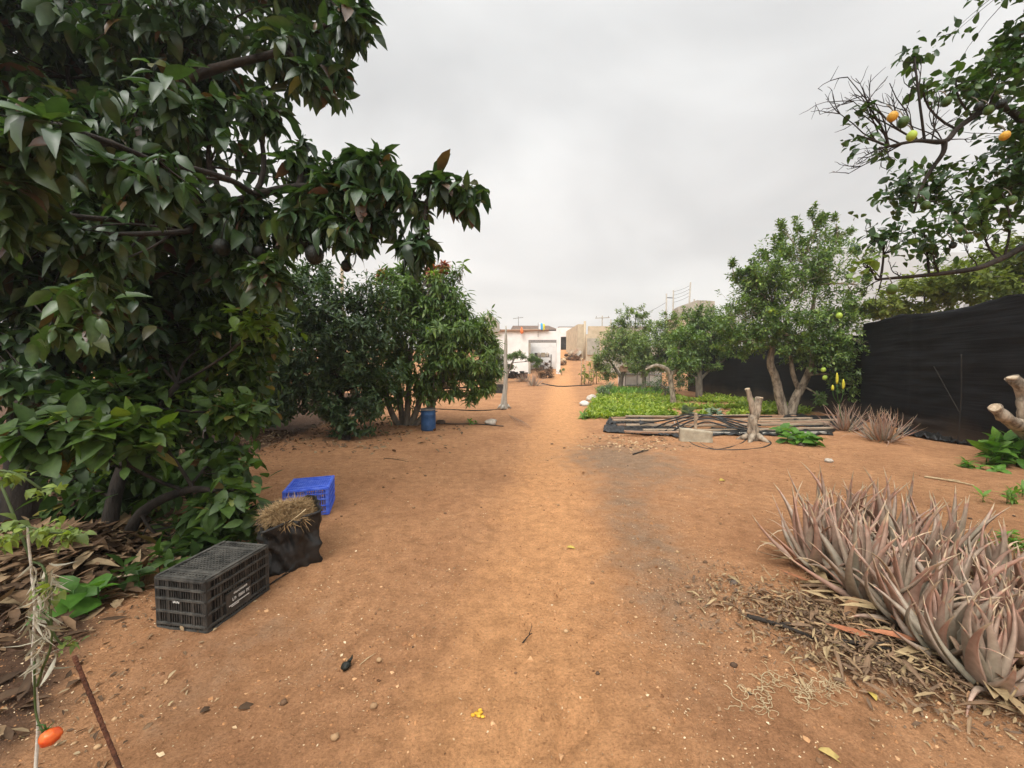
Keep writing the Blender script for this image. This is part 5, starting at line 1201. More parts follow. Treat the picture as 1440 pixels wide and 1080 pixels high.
def small_boxes():
    d = 21.0; z = H(PX(690, d), d)
    for px, py, dd, w_, h_, mt, lab in ((686, 556, 20.3, .8, .5, 'crate_black', 'dark low planter box half hidden by the mango leaves'), (701, 558, 20.0, .55, .45, 'crate_black', 'dark box just left of the grey leaning post'), (701, 545, 24.5, .65, .9, 'timber', 'tan wooden box behind the grey leaning post')):
        b = on(PX(px, dd), dd); o = thing('planter_box', lab, 'box', b)
        m = MB(); t = .03
        m.box(b + Vector((0, -w_ / 2, h_ / 2)), (w_, t, h_)); m.box(b + Vector((0, w_ / 2, h_ / 2)), (w_, t, h_)); m.box(b + Vector((-w_ / 2 + t, 0, h_ / 2)), (t, w_ - t, h_ * .99)); m.box(b + Vector((w_ / 2 - t, 0, h_ / 2)), (t, w_ - t, h_ * .99))
        m.build('sides', M[mt], o, smooth=False); MB().box(b + Vector((0, 0, h_ * .85)), (w_ - .08, w_ - .08, .05)).build('soil', M['stone_dark'], o, smooth=False)
        MB().box(b + Vector((0, -w_ / 2 - .02, h_ * .8)), (w_ + .03, .02, .06)).build('edge_batten', M[mt], o, smooth=False)
small_boxes()

# ================================================================== TIMBER PILE, STUMPS, POSTS
def build_planks():
    g = 'planks in the pile on the soil'
    rows = [((860, 592), (1118, 588), .16, .10, 'timber_red', 'hindmost reddish plank of the pile on the soil'), ((880, 592), (1060, 589), .12, .17, 'timber', 'short tan plank lying on top of the hindmost reddish plank'),
            ((862, 597), (1140, 593), .15, .15, 'timber', 'pale tan plank behind the black hoses'), ((868, 602), (1165, 597), .14, .09, 'timber_red', 'reddish plank in the middle of the pile'),
            ((880, 605), (1168, 602), .10, .17, 'timber', 'narrow plank resting on the reddish middle plank'), ((905, 610), (1172, 606), .13, .10, 'timber', 'plank passing just behind the concrete block'),
            ((878, 613), (968, 613), .12, .13, 'timber_red', 'short reddish board at the front left of the pile'), ((1002, 612), (1160, 611), .12, .05, 'timber_grey', 'grey board at the front right of the pile, behind the forked stump'), ((1068, 599), (1190, 594), .10, .15, 'timber', 'plank at the right end of the pile before the lemon tree')]
    for k, (a, b, w_, z, mt, lab) in enumerate(rows):
        p, q = G(*a), G(*b); p.z += z * .62; q.z += z * .5; w_ *= .68; m = MB(); n = 14; c = (p + q) / 2
        d = (q - p).normalized(); s = Vector((-d.y, d.x, 0)); th = .036
        V = []
        for i in range(n):
            t = i / (n - 1); u = p.lerp(q, t) + Vector((0, 0, -.02 * math.sin(math.pi * t) + .008 * noise.noise(Vector((t * 4, k, 0))))) + s * .02 * noise.noise(Vector((t * 3, k, 5)))
            V += [u - s * w_ / 2, u + s * w_ / 2, u + s * w_ / 2 + Vector((0, 0, th)), u - s * w_ / 2 + Vector((0, 0, th))]
        fs = [(i * 4 + j, i * 4 + (j + 1) % 4, (i + 1) * 4 + (j + 1) % 4, (i + 1) * 4 + j) for i in range(n - 1) for j in range(4)] + [(3, 2, 1, 0), (n * 4 - 4, n * 4 - 3, n * 4 - 2, n * 4 - 1)]
        tag(m.add(V, fs).build('plank', M[mt], None, c, smooth=False), lab, 'plank', g)
    # black sheeting under and over the left ends
    def sheet(pp, lab, amp, seed, rise):
        P = [G(*q) for q in pp]; n, k2 = 60, 14; V = []
        for j in range(k2):
            for i in range(n):
                u, v = i / (n - 1), j / (k2 - 1); p = (P[0].lerp(P[1], u)).lerp(P[3].lerp(P[2], u), v)
                edge = .10 * noise.noise(Vector((u * 7, v * 2, seed)))
                V.append((p.x, p.y + edge, H(p.x, p.y) + .012 + rise * math.sin(math.pi * v) * (.6 + .4 * math.sin(u * 5 + seed)) + amp * abs(noise.noise(Vector((u * 14, v * 4, seed)))) + amp * .5 * abs(noise.noise(Vector((u * 40, v * 9, seed))))))
        f = [(j * n + i, j * n + i + 1, (j + 1) * n + i + 1, (j + 1) * n + i) for j in range(k2 - 1) for i in range(n - 1)]
        c = (P[0] + P[2]) / 2; o = MB().add(V, f).build('black_sheeting', M['sheet_black'], None, c); s = o.modifiers.new('t', 'SOLIDIFY'); s.thickness = .006; tag(o, lab, 'sheeting', 'crumpled black sheeting')
    sheet([(848, 608), (968, 618), (968, 602), (850, 600)], 'crumpled black plastic poking out under the front left planks', .09, 1, .03)
    sheet([(852, 598), (920, 599), (920, 591), (856, 590)], 'crumpled black plastic round the hindmost plank ends', .09, 4, .05)
    sheet([(1000, 614), (1172, 613), (1175, 602), (1000, 602)], 'black plastic strip under the right half of the plank pile', .05, 6, .02)
    sheet([(1090, 598), (1215, 607), (1215, 588), (1110, 584)], 'black plastic spread on the soil in front of the lemon tree', .07, 8, .05)
    sheet([(1262, 612), (1372, 629), (1380, 618), (1268, 602)], 'black plastic bunched along the foot of the net fence', .12, 11, .06)
    sheet([(1010, 553.5), (1100, 560), (1100, 555), (1010, 549)], 'dark plastic lying along the fence foot behind the vegetable bed', .10, 15, .04)
    # black hoses humped over the planks
    hs = [[(930, 612, .02), (950, 606, .16), (978, 603, .26), (1000, 602, .28), (1030, 607, .16), (1062, 611, .08)], [(920, 608, .1), (945, 604, .2), (985, 601, .30), (1020, 604, .22), (1050, 608, .12)], [(940, 612, .03), (970, 605, .20), (1004, 604, .24), (1040, 610, .08)],
          [(900, 606, .15), (940, 603, .22), (970, 600, .30), (1010, 601, .24), (1070, 607, .14)], [(955, 613, .03), (990, 606, .2), (1026, 609, .12), (1072, 612, .05)], [(1004, 601, .26), (1040, 598, .22), (1085, 597, .2)]]
    for k, h in enumerate(hs):
        pts = smoothline([G(x, y) + Vector((0, 0, z)) for x, y, z in h], 5)
        tag(MB().tube(pts, .018, 7).build('irrigation_hose', M['black_plastic'], None, pts[0]), 'black irrigation hose in the bundle humped over the planks behind the concrete block', 'hose', 'hoses humped over the planks')
    pts = smoothline([G(950, 600) + Vector((0, 0, .22)), G(956, 609) + Vector((0, 0, .12)), G(968, 620), G(985, 629), G(1010, 633), G(1040, 633), G(1070, 630), G(1084, 624), G(1078, 619), G(1064, 620)], 5)
    tag(MB().tube(pts, .013, 7).build('irrigation_hose', M['black_plastic'], None, pts[0]), 'long black hose looping forward round the foot of the forked stump', 'hose')
    pts = smoothline([G(960, 606) + Vector((0, 0, .12)), G(976, 617), G(1000, 631), G(1022, 630), G(1045, 622), G(1056, 612) + Vector((0, 0, .05))], 5)
    tag(MB().tube(pts, .011, 7).build('irrigation_hose', M['black_plastic'], None, pts[0]), 'shorter hose curving in front of the concrete block up to the forked stump', 'hose')
    pts = smoothline([G(948, 600) + Vector((0, 0, .12)), G(953, 608) + Vector((0, 0, .06)), G(962, 613)], 5)
    tag(MB().tube(pts, .010, 6).build('cord', M['twine'], None, pts[0]), 'short pale cord at the left side of the concrete block', 'cord')
    # concrete block with a stake
    a, b = G(958, 621), G(1002, 623); d = (b - a); w_ = d.length; c = (a + b) / 2
    o = thing('concrete_block', 'upright tan concrete slab in front of the plank pile', 'block', c)
    m = MB(); V = []; n = 9; hh = .29
    for side in (0, .12):
        for j in range(n):
            for i in range(n):
                u, v = i / (n - 1), j / (n - 1); p = a.lerp(b, u) + Vector((0, side, -.03 + (hh - .05 * u) * v)); e = 1 if 0 < i < n - 1 and 0 < j < n - 1 else .5
                q = .012 * noise.noise(p * 9) ; V.append((p.x + q, p.y + q * (1 if side else -1), p.z + q * .8))
    fs = [(j * n + i, j * n + i + 1, (j + 1) * n + i + 1, (j + 1) * n + i) for j in range(n - 1) for i in range(n - 1)]; N_ = n * n
    f2 = [tuple(N_ + t for t in reversed(f)) for f in fs]; rim = []
    for i in range(n - 1):
        for x, y in ((i, i + 1), ((n - 1) * n + i + 1, (n - 1) * n + i), ((i + 1) * n, i * n), (i * n + n - 1, (i + 1) * n + n - 1)): rim.append((y, x, x + N_, y + N_))
    m.add(V, fs + f2 + rim); m.build('slab', M['concrete'], o)
    p = G(985, 618) + Vector((0, .22, 0)); MB()
    tag(MB().bar(p, p + Vector((.0, .0, .50)), .05, .04, (0, 1, 0)).bar(p + Vector((-.02, -.028, .33)), p + Vector((.03, -.028, .42)), .03, .012, (0, 1, 0)).build('stake', M['timber'], None, p, smooth=False), 'short wooden stake standing upright behind the concrete slab', 'stake')
build_planks()

def gnarly(path, rad, name, label, cat, mat, base, cuts=(), extra=()):
    o = thing(name, label, cat, base); m = MB()
    for pts, r in [(path, rad)] + list(extra):
        q = smoothline(pts, 6); rr = lerp_list(r, len(q))
        n = 14; vs = []
        m2 = MB(); m2.tube(q, rr, n, True)
        m2.v = [tuple(Vector(v) + Vector((noise.noise(Vector(v) * 9), noise.noise(Vector(v) * 9 + Vector((7, 0, 0))), .4 * noise.noise(Vector(v) * 7))) * .30 * r[0]) for v in m2.v]
        m.add(m2.v, m2.f)
    m.build('stem', mat, o)
    for p, dr, r in cuts:
        c = MB(); d = Vector(dr).normalized(); c.tube([Vector(p) - d * .02, Vector(p) + d * .012], [r, r * .93], 14, True, .06); c.build('cut_face', M['cut_wood'], o)
    return o
def build_stumps():
    b = G(1060, 619); d = b.y; top = W(1068, 559, d); f = W(1062, 583, d); lt = W(1051, 547, d)
    s = gnarly([b + Vector((0, 0, -.08)), W(1059, 605, d), W(1059, 590, d), f, top], [.125, .095, .09, .082, .066], 'forked_stump', 'knobbly forked tree stump standing at the right of the plank pile', 'stump', M['bark_pale'], b,
               [(top, (.1, 0, 1), .063), (lt, (-.3, 0, 1), .047)], [([f + Vector((0, 0, -.06)), W(1056, 566, d), lt], [.062, .052, .045])])
    m = MB()
    for k, a in enumerate((.3, 1.6, 2.7, 3.9, 5.2)): m.tube([b + Vector((.06 * math.cos(a), .06 * math.sin(a), .10)), b + Vector((.2 * math.cos(a), .2 * math.sin(a), .03)), b + Vector((.32 * math.cos(a), .32 * math.sin(a), -.03))], [.07, .05, .02], 8, True, .1)
    m.build('roots', M['bark_pale'], s)
    b = G(1462, 660); d = 5.6; fk = W(1445, 605, d); e1, e2 = W(1399, 573, d - .15), W(1424, 531, d)
    gnarly([b + Vector((0, 0, -.1)), W(1460, 635, d), fk, W(1420, 592, d - .1), e1], [.15, .13, .11, .08, .062], 'cut_tree_stump', 'pale pruned tree stump with sawn limbs at the right edge', 'stump', M['bark_pale'], b,
           [(e1, (-.8, -.3, .45), .064), (e2, (-.3, 0, 1), .062)], [([fk + Vector((.02, 0, -.05)), W(1442, 575, d), W(1440, 550, d), e2], [.10, .085, .08, .065])])
    # grey post left of the path
    b = G(709, 575); d = b.y; t = W(711.5, 458, d)
    o = thing('grey_post', 'weathered grey post with a flared foot standing left of the path before the white house', 'post', b)
    q = smoothline([b + Vector((0, 0, -.1)), W(709, 560, d), W(711, 540, d), W(711, 500, d), t], 5); MB().tube(q, lerp_list([.15, .12, .09, .075, .065, .06, .055, .015], len(q)), 12, True, .08).build('shaft', M['timber_grey'], o)
    m = MB()
    for k, a in enumerate((0.2, 2.9, 4.4)): m.tube([b + Vector((.1 * math.cos(a), .1 * math.sin(a), .12)), b + Vector((.24 * math.cos(a), .2 * math.sin(a), .0))], [.06, .02], 7, True, .1)
    m.build('root', M['timber_grey'], o)
    # thin poles behind mango
    for px, yt, yb, dd, r, mt, lab in ((481, 372, 470, 11.5, .055, 'timber', 'brown wooden pole rising out of the foliage left of the mango tree'), (515.5, 378, 470, 11.3, .018, 'steel', 'thin grey pole rising between the dark tree and the mango tree')):
        p = on(PX(px, dd), dd); m = MB().tube([p, W(px + .5, 470, dd), W(px, yt, dd)], [r, r * .95, r * .85], 8, True, .05)
        tag(m.build('garden_pole', M[mt], None, p), lab, 'pole')
build_stumps()

def build_canes():
    g = 'bamboo canes by the path'
    for k, px in enumerate((817.5, 822, 828, 834, 839)):
        d = 25.5 + .5 * (k % 3); p = on(PX(px, d), d); t = W(px + random.uniform(-1, 1), 505 + random.uniform(-4, 4), d)
        m = MB().tube([p, p.lerp(t, .5) + Vector((random.uniform(-.04, .04), 0, 0)), t], [.035, .03, .02], 6, True, .1)
        tag(m.build('bamboo_cane', M['timber'], None, p), 'upright bamboo cane in the row at the path edge before the stepped block wall', 'cane', g)
    a, b = on(PX(817, 25.6), 25.6), on(PX(842, 26), 26)
    a.z += .9; b.z += .9; tag(MB().tube([a, (a + b) / 2, b], .02, 5).build('cane_rail', M['timber'], None, a), 'thin cross cane tied along the row of bamboo canes', 'cane')
    C = np.array([on(PX(random.uniform(818, 845), 26), 26 + random.uniform(-.3, .3)) + Vector((0, 0, random.uniform(.2, 1.4))) for k in range(40)])
    o = thing('climbing_plant', 'yellowing climber growing over the bamboo canes', 'plant', on(PX(831, 26.2), 26.2))
    leaves('leaves', M['hedge'], [spray_leaves(C, RNG.normal(0, 1, (40, 3)), 7, .2, .5, .3, tone=(.2, 1), detail='lo')], o); MB().tube([on(PX(831, 26.2), 26.2), on(PX(832, 26.2), 26.2) + Vector((0, 0, .8)), on(PX(829, 26.2), 26.2) + Vector((0, 0, 1.5))], .02, 5).build('stem', M['weed'], o)
build_canes()

def build_shed():
    d = 24.6; x0, x1 = PX(879, d), PX(930, d); zb = H(x0, d); zt = PZ(517, d)
    o = thing('white_shed', 'low white panelled shed behind the citrus trunks', 'shed', ((x0 + x1) / 2, d, zb))
    w_ = x1 - x0; MB().box(((x0 + x1) / 2, d + .8, (zb + zt) / 2), (w_, 1.6, zt - zb)).build('wall', M['shed'], o, smooth=False)
    m = MB()
    for k in range(4): m.box((x0 + w_ * k / 3, d - .02, (zb + zt) / 2), (.05, .05, zt - zb - .02))
    m.box(((x0 + x1) / 2, d - .018, zb + .06), (w_, .06, .10)); m.box(((x0 + x1) / 2, d - .018, zb + (zt - zb) * .62), (w_, .05, .06)); m.build('frame', M['steel'], o, smooth=False)
    MB().box(((x0 + x1) / 2, d + .75, zt + .03), (w_ + .2, 1.9, .07)).build('roof', M['stone'], o, smooth=False)
    p = W(877.5, 519, 21.8)
    b = thing('nest_box', 'small brown wooden box fixed in the leftmost citrus tree', 'box', p)
    MB().box(p, (.34, .3, .30)).build('body', M['timber_red'], b, smooth=False); m = MB().box(p + Vector((0, -.03, .17)), (.40, .4, .04)); m.build('lid', M['timber_red'], b, smooth=False)
    MB().lathe(p + Vector((0, 0, 0)), [(.05, 0), (.05, .001)], 10)
build_shed()

def build_rubble():
    # rubble and boards piled at the head of the path, brush before the bay
    g = 'broken boards in the rubble at the head of the path'
    rr = random.Random(8)
    for k, (a, b, w_, mt, lab) in enumerate((((803, 501), (816, 490), .4, 'timber', 'pale broad board tipped on the rubble at the head of the path'), ((800, 498), (806, 493), .35, 'timber', 'short tan board at the left of the rubble heap'), ((812, 500), (817, 494), .3, 'timber_grey', 'small pale board at the right of the rubble heap'), ((806, 499), (812, 491), .25, 'timber_red', 'reddish board among the rubble at the head of the path'))):
        d = 46.0 - k * .3; p, q = W(*a, d), W(*b, d + .4); m = MB().bar(p, q, w_, .07, (0, -1, .5)).bar(p.lerp(q, .2) + Vector((0, -.09, 0)), p.lerp(q, .3) + Vector((0, -.09, .02)), w_ * 1.1, .05, (0, -1, .5))
        tag(m.build('broken_board', M[mt], None, p, smooth=False), lab, 'board', g)
    m = MB()
    for k in range(70):
        x = PX(rr.gauss(808, 5), 46.5); y = 46.5 + rr.uniform(-.8, .8); r = rr.uniform(.12, .34); m.tv = rr.random(); m.blob((x, y, H(x, y) + r * .4 + rr.random() * .5), (r * 1.2, r, r * .8), .45, k, 7, 5)
    for k in range(30):
        x = PX(rr.gauss(790, 2), 42); y = 42 + rr.uniform(-.8, .8); r = rr.uniform(.12, .3); m.tv = rr.random(); m.blob((x, y, H(x, y) + r * .4 + rr.random() * .3), (r * 1.2, r, r * .8), .45, k, 7, 5)
    tag(m.build('rubble', M['chips'], tone=True), kind='stuff')
    # clutter inside the bay: jars and sacks on the shelves
    x1, x2, zb = PX(743, 35), PX(782, 35), float(T(0, 35)) - .15
    g = 'clutter on the storage bay shelves'
    for k in range(22):
        sx = x1 + .35 + (x2 - x1 - .7) * rr.random(); lv = rr.choice((.58, 1.18, 1.73)); r = rr.uniform(.09, .2); p = Vector((sx, 37.5 + rr.uniform(-.12, .12), zb + lv)); m = MB()
        if k % 2: m.lathe(p, [(r * .8, 0), (r, .05), (r, r * 1.6), (r * .5, r * 1.9), (r * .5, r * 2.1)], 10)
        else: m.box(p + Vector((0, 0, r)), (r * 2, r * 1.6, r * 2)).box(p + Vector((0, 0, r * 2.02)), (r * 2.1, r * 1.7, .03))
        tag(m.build('stored_container', M[rr.choice(('stone', 'stone_dark', 'lid', 'concrete', 'steel'))], None, p, smooth=False), 'small grey or brown container on the shelves inside the storage bay', 'container', g)
    B = [pxblob(766, 520, 31, 16, 9, .8, dens=1.1), pxblob(772, 527, 30.5, 14, 7, .7, dens=1.0)]
    p = on(PX(768, 31), 31)
    tree('dry_bush', 'brown dried bush heaped in front of the storage bay', 'bush', p, [([p, p + Vector((0, 0, .5))], [.05, .03])], B, M['dry_leaf'], M['bark_dark'], k=7, Lf=.22, ratio=.25, sprays=55, droop=0, detail='lo', seed=71, tone=(.2, .8), limb_r=.02)
    B = [pxblob(790, 519, 33.5, 4, 4, .3, dens=1.0)]; p = on(PX(790, 33.5), 33.5)
    tree('small_shrub', 'tiny green shrub at the foot of the white pillar', 'shrub', p, [([p, p + Vector((0, 0, .3))], [.03, .02])], B, M['lemon'], M['bark'], k=7, Lf=.14, ratio=.4, sprays=90, detail='lo', seed=73, limbs=False)
build_rubble()

# ================================================================== FOREGROUND LEFT: tomato plant and stake
def build_tomato():
    a, b = G(172, 1092), None
    p0 = W(172, 1088, 1.25); p1 = W(104, 922, 1.32)
    low = Vector((p0.x + (p0.x - p1.x) * .9, p0.y - .02, 0)); dirv = (p0 - p1).normalized(); tt = (p0.z - H(p0.x, p0.y) + .05) / -dirv.z; foot = p0 + dirv * tt
    m = MB(); q = [foot.lerp(p1, t) for t in np.linspace(0, 1, 40)]; m.tube(q, [.0062 if i % 2 else .0072 for i in range(40)], 8)
    tag(m.build('rusty_stake', M['rust'], None, foot), 'thin rusty steel rod stuck slanting in the soil at the bottom left', 'stake')
    base = on(-1.46, 1.08)
    o = thing('tomato_plant', 'withering tomato plant tied up with pale string in the bottom left corner', 'plant', base)
    d = 1.18; stem = [base, W(50, 1085, d), W(53, 1000, d + .01), W(46, 930, d), W(49, 860, d - .01), W(44, 800, d), W(38, 740, d)]
    MB().tube(smoothline(stem, 5), lerp_list([.0045, .004, .0035, .003], 31), 7, True, .2).build('stem', M['twine'], o)
    m = MB()
    m.tube(smoothline([W(-30, 620, 1.3), W(5, 690, 1.25), W(28, 748, 1.22), W(45, 790, 1.2)], 5), .004, 6)
    m.tube(smoothline([W(45, 790, 1.2), W(62, 800, 1.19), W(70, 850, 1.18), W(72, 905, 1.18), W(60, 940, 1.18), W(52, 965, 1.18)], 5), .0035, 6)
    m.tube(smoothline([W(38, 740, 1.18), W(80, 750, 1.2), W(105, 742, 1.22)], 4), .003, 5); m.tube(smoothline([W(60, 860, 1.18), W(85, 905, 1.2), W(110, 905, 1.24)], 4), .003, 5); m.tube(smoothline([W(-30, 735, 1.15), W(10, 745, 1.17), (W(38, 740, 1.18))], 4), .005, 5)
    m.tube(smoothline([W(-40, 660, 1.2), W(20, 665, 1.22), W(60, 690, 1.25)], 4), .004, 5); m.tube(smoothline([W(48, 930, d), W(50, 1000, d), W(60, 1030, 1.16)], 4), .003, 5)
    m.build('side_stems', M['tomato_leaf'], o)
    # crinkled withered tissue hanging on the string
    P, A, N = [], [], []
    for k in range(130):
        t = random.random(); p = W(40 + 34 * random.random() + 6 * math.sin(t * 9), 790 + 150 * t, 1.18 + random.uniform(-.04, .04)); P.append(p); A.append((random.gauss(0, .5), random.gauss(0, .5), -1)); N.append((random.gauss(0, 1), random.gauss(0, 1), .2))
    leaves('withered_leaves', M['withered'], [leaf_geo(P, A, N, RNG.uniform(.03, .075, 130), RNG.uniform(.003, .012, 130), RNG.uniform(0, 1, 130), 'hi', RNG.normal(.2, .5, 130), .7)], o)
    C, D = [], []
    for px, py, dd, n, sx, sy in ((40, 745, 1.18, 11, 36, 14), (95, 752, 1.22, 8, 16, 8), (60, 692, 1.24, 3, 14, 8), (15, 665, 1.22, 5, 22, 8), (10, 770, 1.18, 4, 18, 14), (100, 905, 1.24, 2, 12, 6), (66, 830, 1.18, 3, 10, 24)):
        for k in range(n): n and C.append(W(px + random.gauss(0, sx * .6), py + random.gauss(0, sy * .6), dd + random.uniform(-.05, .05))); D.append((random.gauss(.3, .6), random.gauss(-.4, .5), random.gauss(.3, .4)))
    leaves('leaves', M['tomato_leaf'], [spray_leaves(np.array(C), np.array(D), 5, .036, .62, .35, (20, 85), .035, (0, .9), 'hi', .5, .45)], o)
    c = W(71, 1036, 1.15)
    f = MB().blob(c, (.026, .026, .023), .14, 6, 20, 12, 2.2).build('tomato', M['tomato'], o)
    s = MB()
    for k in range(5): a_ = k * 1.257; s.tube([c + Vector((-.012, 0, .024)), c + Vector((-.012 + .018 * math.cos(a_), .018 * math.sin(a_), .032))], [.002, .0008], 5)
    s.tube([c + Vector((-.012, 0, .024)), c + Vector((-.02, 0, .04)), W(52, 1020, 1.17)], .002, 5); s.build('calyx', M['weed'], f)
    pts = smoothline([G(118, 830) + Vector((0, 0, .05)), G(165, 826) + Vector((0, 0, .07)), G(218, 820) + Vector((0, 0, .09))], 4)
    tag(MB().tube(pts, .007, 6, True, .1).build('cane', M['timber'], None, pts[0]), 'thin tan cane lying level toward the left end of the black crate', 'cane')
build_tomato()

# ================================================================== SMALL THINGS ON THE SOIL
def fallen(name, px, py, Lf, ratio, mat, tone, lab, cat='leaf', curl=.3, ang=None, group=None):
    p = G(px, py); a = random.uniform(0, 6.28) if ang is None else ang; p.z += .008
    o = leaves(name, mat, [leaf_geo([p], [(math.cos(a), math.sin(a), .12)], [(.15, -.2, 1)], Lf, Lf * ratio, [tone], 'hi', curl, .6)], None, p)
    s = o.modifiers.new('t', 'SOLIDIFY'); s.thickness = .0015; tag(o, lab, cat, group)
fallen('fallen_leaf', 797, 772, .085, .42, M['dry_leaf'], 1.0, 'yellow green fallen leaf near the middle of the path', ang=-.1)
fallen('fallen_leaf', 1150, 1062, .10, .35, M['dry_leaf'], .97, 'curled yellow leaf at the bottom edge under the aloe litter', ang=-.5, curl=.5)
fallen('fallen_leaf', 335, 1004, .08, .4, M['dry_leaf'], .2, 'brown crumpled leaf on the lower left soil, right of the twig scrap', ang=.3, curl=.5)
fallen('fallen_leaf', 281, 1006, .055, .5, M['dry_leaf'], .15, 'small dark leaf scrap on the lower left soil', ang=.9, curl=.6)
fallen('fallen_leaf', 1235, 905, .26, .20, M['aloe_dry'], 1.0, 'broad red fallen aloe leaf at the front foot of the large clump', ang=2.9, curl=-.1)
fallen('fallen_leaf', 1145, 822, .24, .14, M['aloe_dry'], .98, 'long reddish aloe leaf lying left of the large clump', ang=2.9, curl=-.2)
fallen('fallen_leaf', 1232, 988, .07, .45, M['dry_leaf'], 1.0, 'small bright yellow leaf on the litter below the aloes', ang=1.3, curl=.3)
fallen('fallen_leaf', 1012, 677, .10, .6, M['dry_leaf'], 1.0, 'yellow fallen fruit skin on the soil right of the grey patch', ang=.2)
def smalls():
    p = G(487, 943); m = MB().blob(p + Vector((0, 0, .016)), (.022, .026, .018), .35, 2, 12, 8).tube([p + Vector((.008, .015, .024)), p + Vector((.014, .03, .03)), p + Vector((.012, .045, .034))], [.010, .007, .003], 6)
    tag(m.build('shrivelled_fruit', M['dark_fruit'], None, p), 'small black shrivelled fruit lying on the soil in the lower left', 'fruit')
    p = G(506, 937); tag(MB().tube([p, p + Vector((.03, .03, .012)), p + Vector((.055, .07, .006))], [.002, .002, .0012], 5).build('straw_bit', M['pale_straw'], None, p), 'pale bit of straw beside the black shrivelled fruit', 'straw')
    p = G(673, 1009); m = MB()
    for k in range(9): a = k * .7; q = p + Vector((.012 * math.cos(a) * (k % 3), .010 * math.sin(a) * (k % 3), .004 + .002 * (k % 2))); m.blob(q, (.010, .008, .005), .5, k, 7, 5)
    tag(m.build('fallen_flower', M['yellow'], None, p), 'yellow fallen blossom on the path near the bottom edge', 'flower')
    for px, py, r, mt, lab in ((690, 597, .13, 'stone', 'grey stone at the end of the drip hose left of the path'), (620, 596, .10, 'stone_dark', 'dark stone just right of the blue barrel'), (822, 571, .17, 'shed', 'white stone at the left edge of the vegetable bed'), (832, 563, .2, 'stone', 'tan stone behind the white stone at the bed edge'), (846, 556, .2, 'stone', 'farther tan stone at the bed edge near the grey bush'), (1165, 650, .05, 'stone', 'small pale stone on the soil before the pair of aloes'), (1032, 822, .022, 'stone_dark', 'dark clod on the soil left of the large aloe clump'), (1127, 627, .05, 'stone_dark', 'dark clod by the sprawling squash plant')):
        p = G(px, py); tag(MB().blob(p + Vector((0, 0, r * .35)), (r * 1.15, r, r * .72), .4, px, 14, 9).build('stone', M[mt], None, p), lab, 'stone')
    # drip hoses left of the path
    pts = smoothline([G(600, 596), G(640, 597), G(670, 597), G(708, 600)], 5); tag(MB().tube([q + Vector((0, 0, .012)) for q in pts], .012, 6).build('drip_hose', M['black_plastic'], None, pts[0]), 'black drip hose running from the blue barrel to the grey stone', 'hose')
    pts = smoothline([G(560, 575), G(620, 576), G(670, 578), G(712, 576)], 5); tag(MB().tube([q + Vector((0, 0, .015)) for q in pts], .02, 6).build('drip_hose', M['bark_dark'], None, pts[0]), 'dark hose on the soil running to the foot of the grey post', 'hose')
    pts = smoothline([G(762, 540), G(785, 544), G(815, 543), G(832, 542)], 5); tag(MB().tube([q + Vector((0, 0, .03)) for q in pts], .04, 6).build('drip_hose', M['black_plastic'], None, pts[0]), 'dark hose lying across the path before the house', 'hose')
    for k in range(5):
        a, b = G(716 + k * 4, 584 + k * 2), G(728 + k * 5, 600 + k); a.z += .02; b.z += .02
        tag(MB().tube([a, (a + b) / 2 + Vector((0, 0, .02)), b], [.008, .007, .004], 5).build('stick', M['timber_red'], None, a), 'reddish stick in the small fan of sticks beside the path', 'stick', 'fan of sticks beside the path')
    # pipes under the left tree
    for k in range(4):
        a, b = W(283, 606 - k * 2.2, 6.6), W(322, 602 - k * 1.6, 6.9); z = H(a.x, a.y); a.z, b.z = z + .35 + k * .045, z + .37 + k * .045; tag(MB().tube([a, b], .025, 8).build('grey_pipe', M['steel'], None, a), 'grey pipe in the small stack under the avocado tree', 'pipe', 'stacked grey pipes under the avocado tree')
    a = on(-5.2, 6.75); m = MB(); z = a.z
    for sx in (PX(288, 6.65), PX(316, 6.85)): m.box((sx, 6.72, z + .165), (.3, .4, .33))
    tag(m.build('support_block', M['stone_dark'], None, a, smooth=False), 'pair of dark blocks holding up the stacked grey pipes', 'blocks')
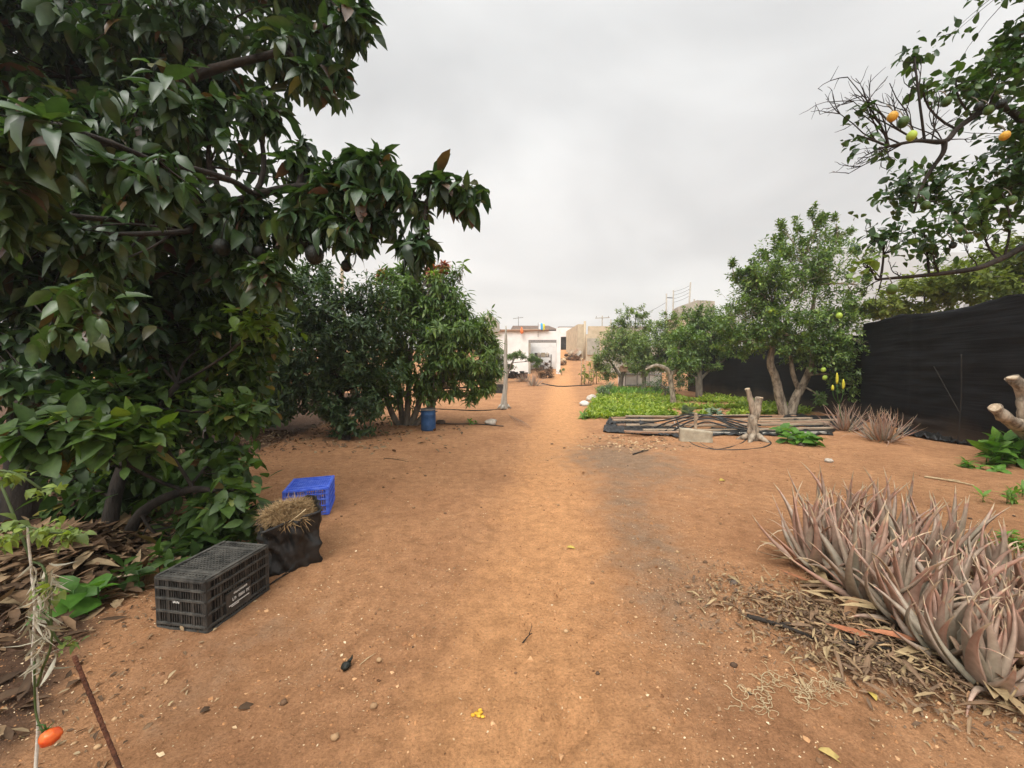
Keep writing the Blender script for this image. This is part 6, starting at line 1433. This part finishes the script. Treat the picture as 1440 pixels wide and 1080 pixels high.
    # twigs
    for k, (p, q, r, mt, lab) in enumerate((((378, 826), (408, 806), .006, 'bark_dark', 'forked dead twig on the soil right of the black crate'), ((540, 645), (575, 650), .005, 'bark_dark', 'thin twig on the soil beyond the blue crate'), ((1300, 672), (1370, 684), .014, 'pale_straw', 'pale strip of dry stalks on the soil before the net fence'), ((735, 908), (748, 892), .004, 'bark_dark', 'short dark twig on the path'), ((1050, 870), (1150, 905), .013, 'bark_dark', 'charred dark stick in the litter in front of the aloe clump'), ((1175, 905), (1290, 928), .010, 'bark_dark', 'second dark stick in the litter right of the charred one'), ((890, 640), (912, 634), .012, 'bark_dark', 'dark forked root scrap on the grey soil patch'))):
        a, b = G(*p), G(*q); a.z += r; b.z += r; c = (a + b) / 2 + Vector((.01, .015, .012)); m = MB().tube(bez(a, c, b, 7), lerp_list([r, r * .5], 7), 6, True, .2); m.tube(bez(c, c + (b - a) * .2 + Vector((.01, .03, .01)), c + (b - a) * .35 + Vector((.0, .06, .0)), 4), lerp_list([r * .6, r * .25], 4), 5)
        tag(m.build('twig', M[mt], None, a), lab, 'twig')
    # pale root tangle below the aloes
    for nm, pts0, n, lab in (('root_tangle', (1045, 1000, 1105, 958), 30, 'tangle of pale dry roots at the left end of the aloe litter'), ('root_tangle', (1120, 985, 1190, 965), 34, 'tangle of pale dry roots in the middle of the aloe litter')):
        m = MB(); p0 = None
        for k in range(n):
            t = random.random(); x = pts0[0] + (pts0[2] - pts0[0]) * t + random.gauss(0, 8); y = pts0[1] + (pts0[3] - pts0[1]) * t + random.gauss(0, 5); p = G(x, y); p0 = p0 or p; a = random.uniform(0, 6.28); q = [p + Vector((0, 0, .008))]
            for s in range(7): a += random.gauss(0, 1.2); q.append(q[-1] + Vector((.018 * math.cos(a), .018 * math.sin(a), random.uniform(-.006, .009)))); q[-1].z = max(q[-1].z, H(q[-1].x, q[-1].y) + .004)
            m.tube(smoothline(q, 3), random.uniform(.0009, .0018), 4)
        tag(m.build(nm, M['pale_straw'], None, p0), lab, 'roots')
smalls()

# ================================================================== HAZE
def build_haze():
    m = bpy.data.materials.new('haze'); m.use_nodes = True; t = m.node_tree; t.nodes.clear()
    o = t.nodes.new('ShaderNodeOutputMaterial'); v = t.nodes.new('ShaderNodeVolumePrincipled')
    v.inputs['Color'].default_value = (.88, .93, .96, 1); v.inputs['Density'].default_value = .0014; v.inputs['Anisotropy'].default_value = .2
    t.links.new(v.outputs[0], o.inputs['Volume'])
    tag(MB().box((0, 0, 99), (2000, 2000, 200)).build('haze', m, smooth=False), kind='stuff')
build_haze()
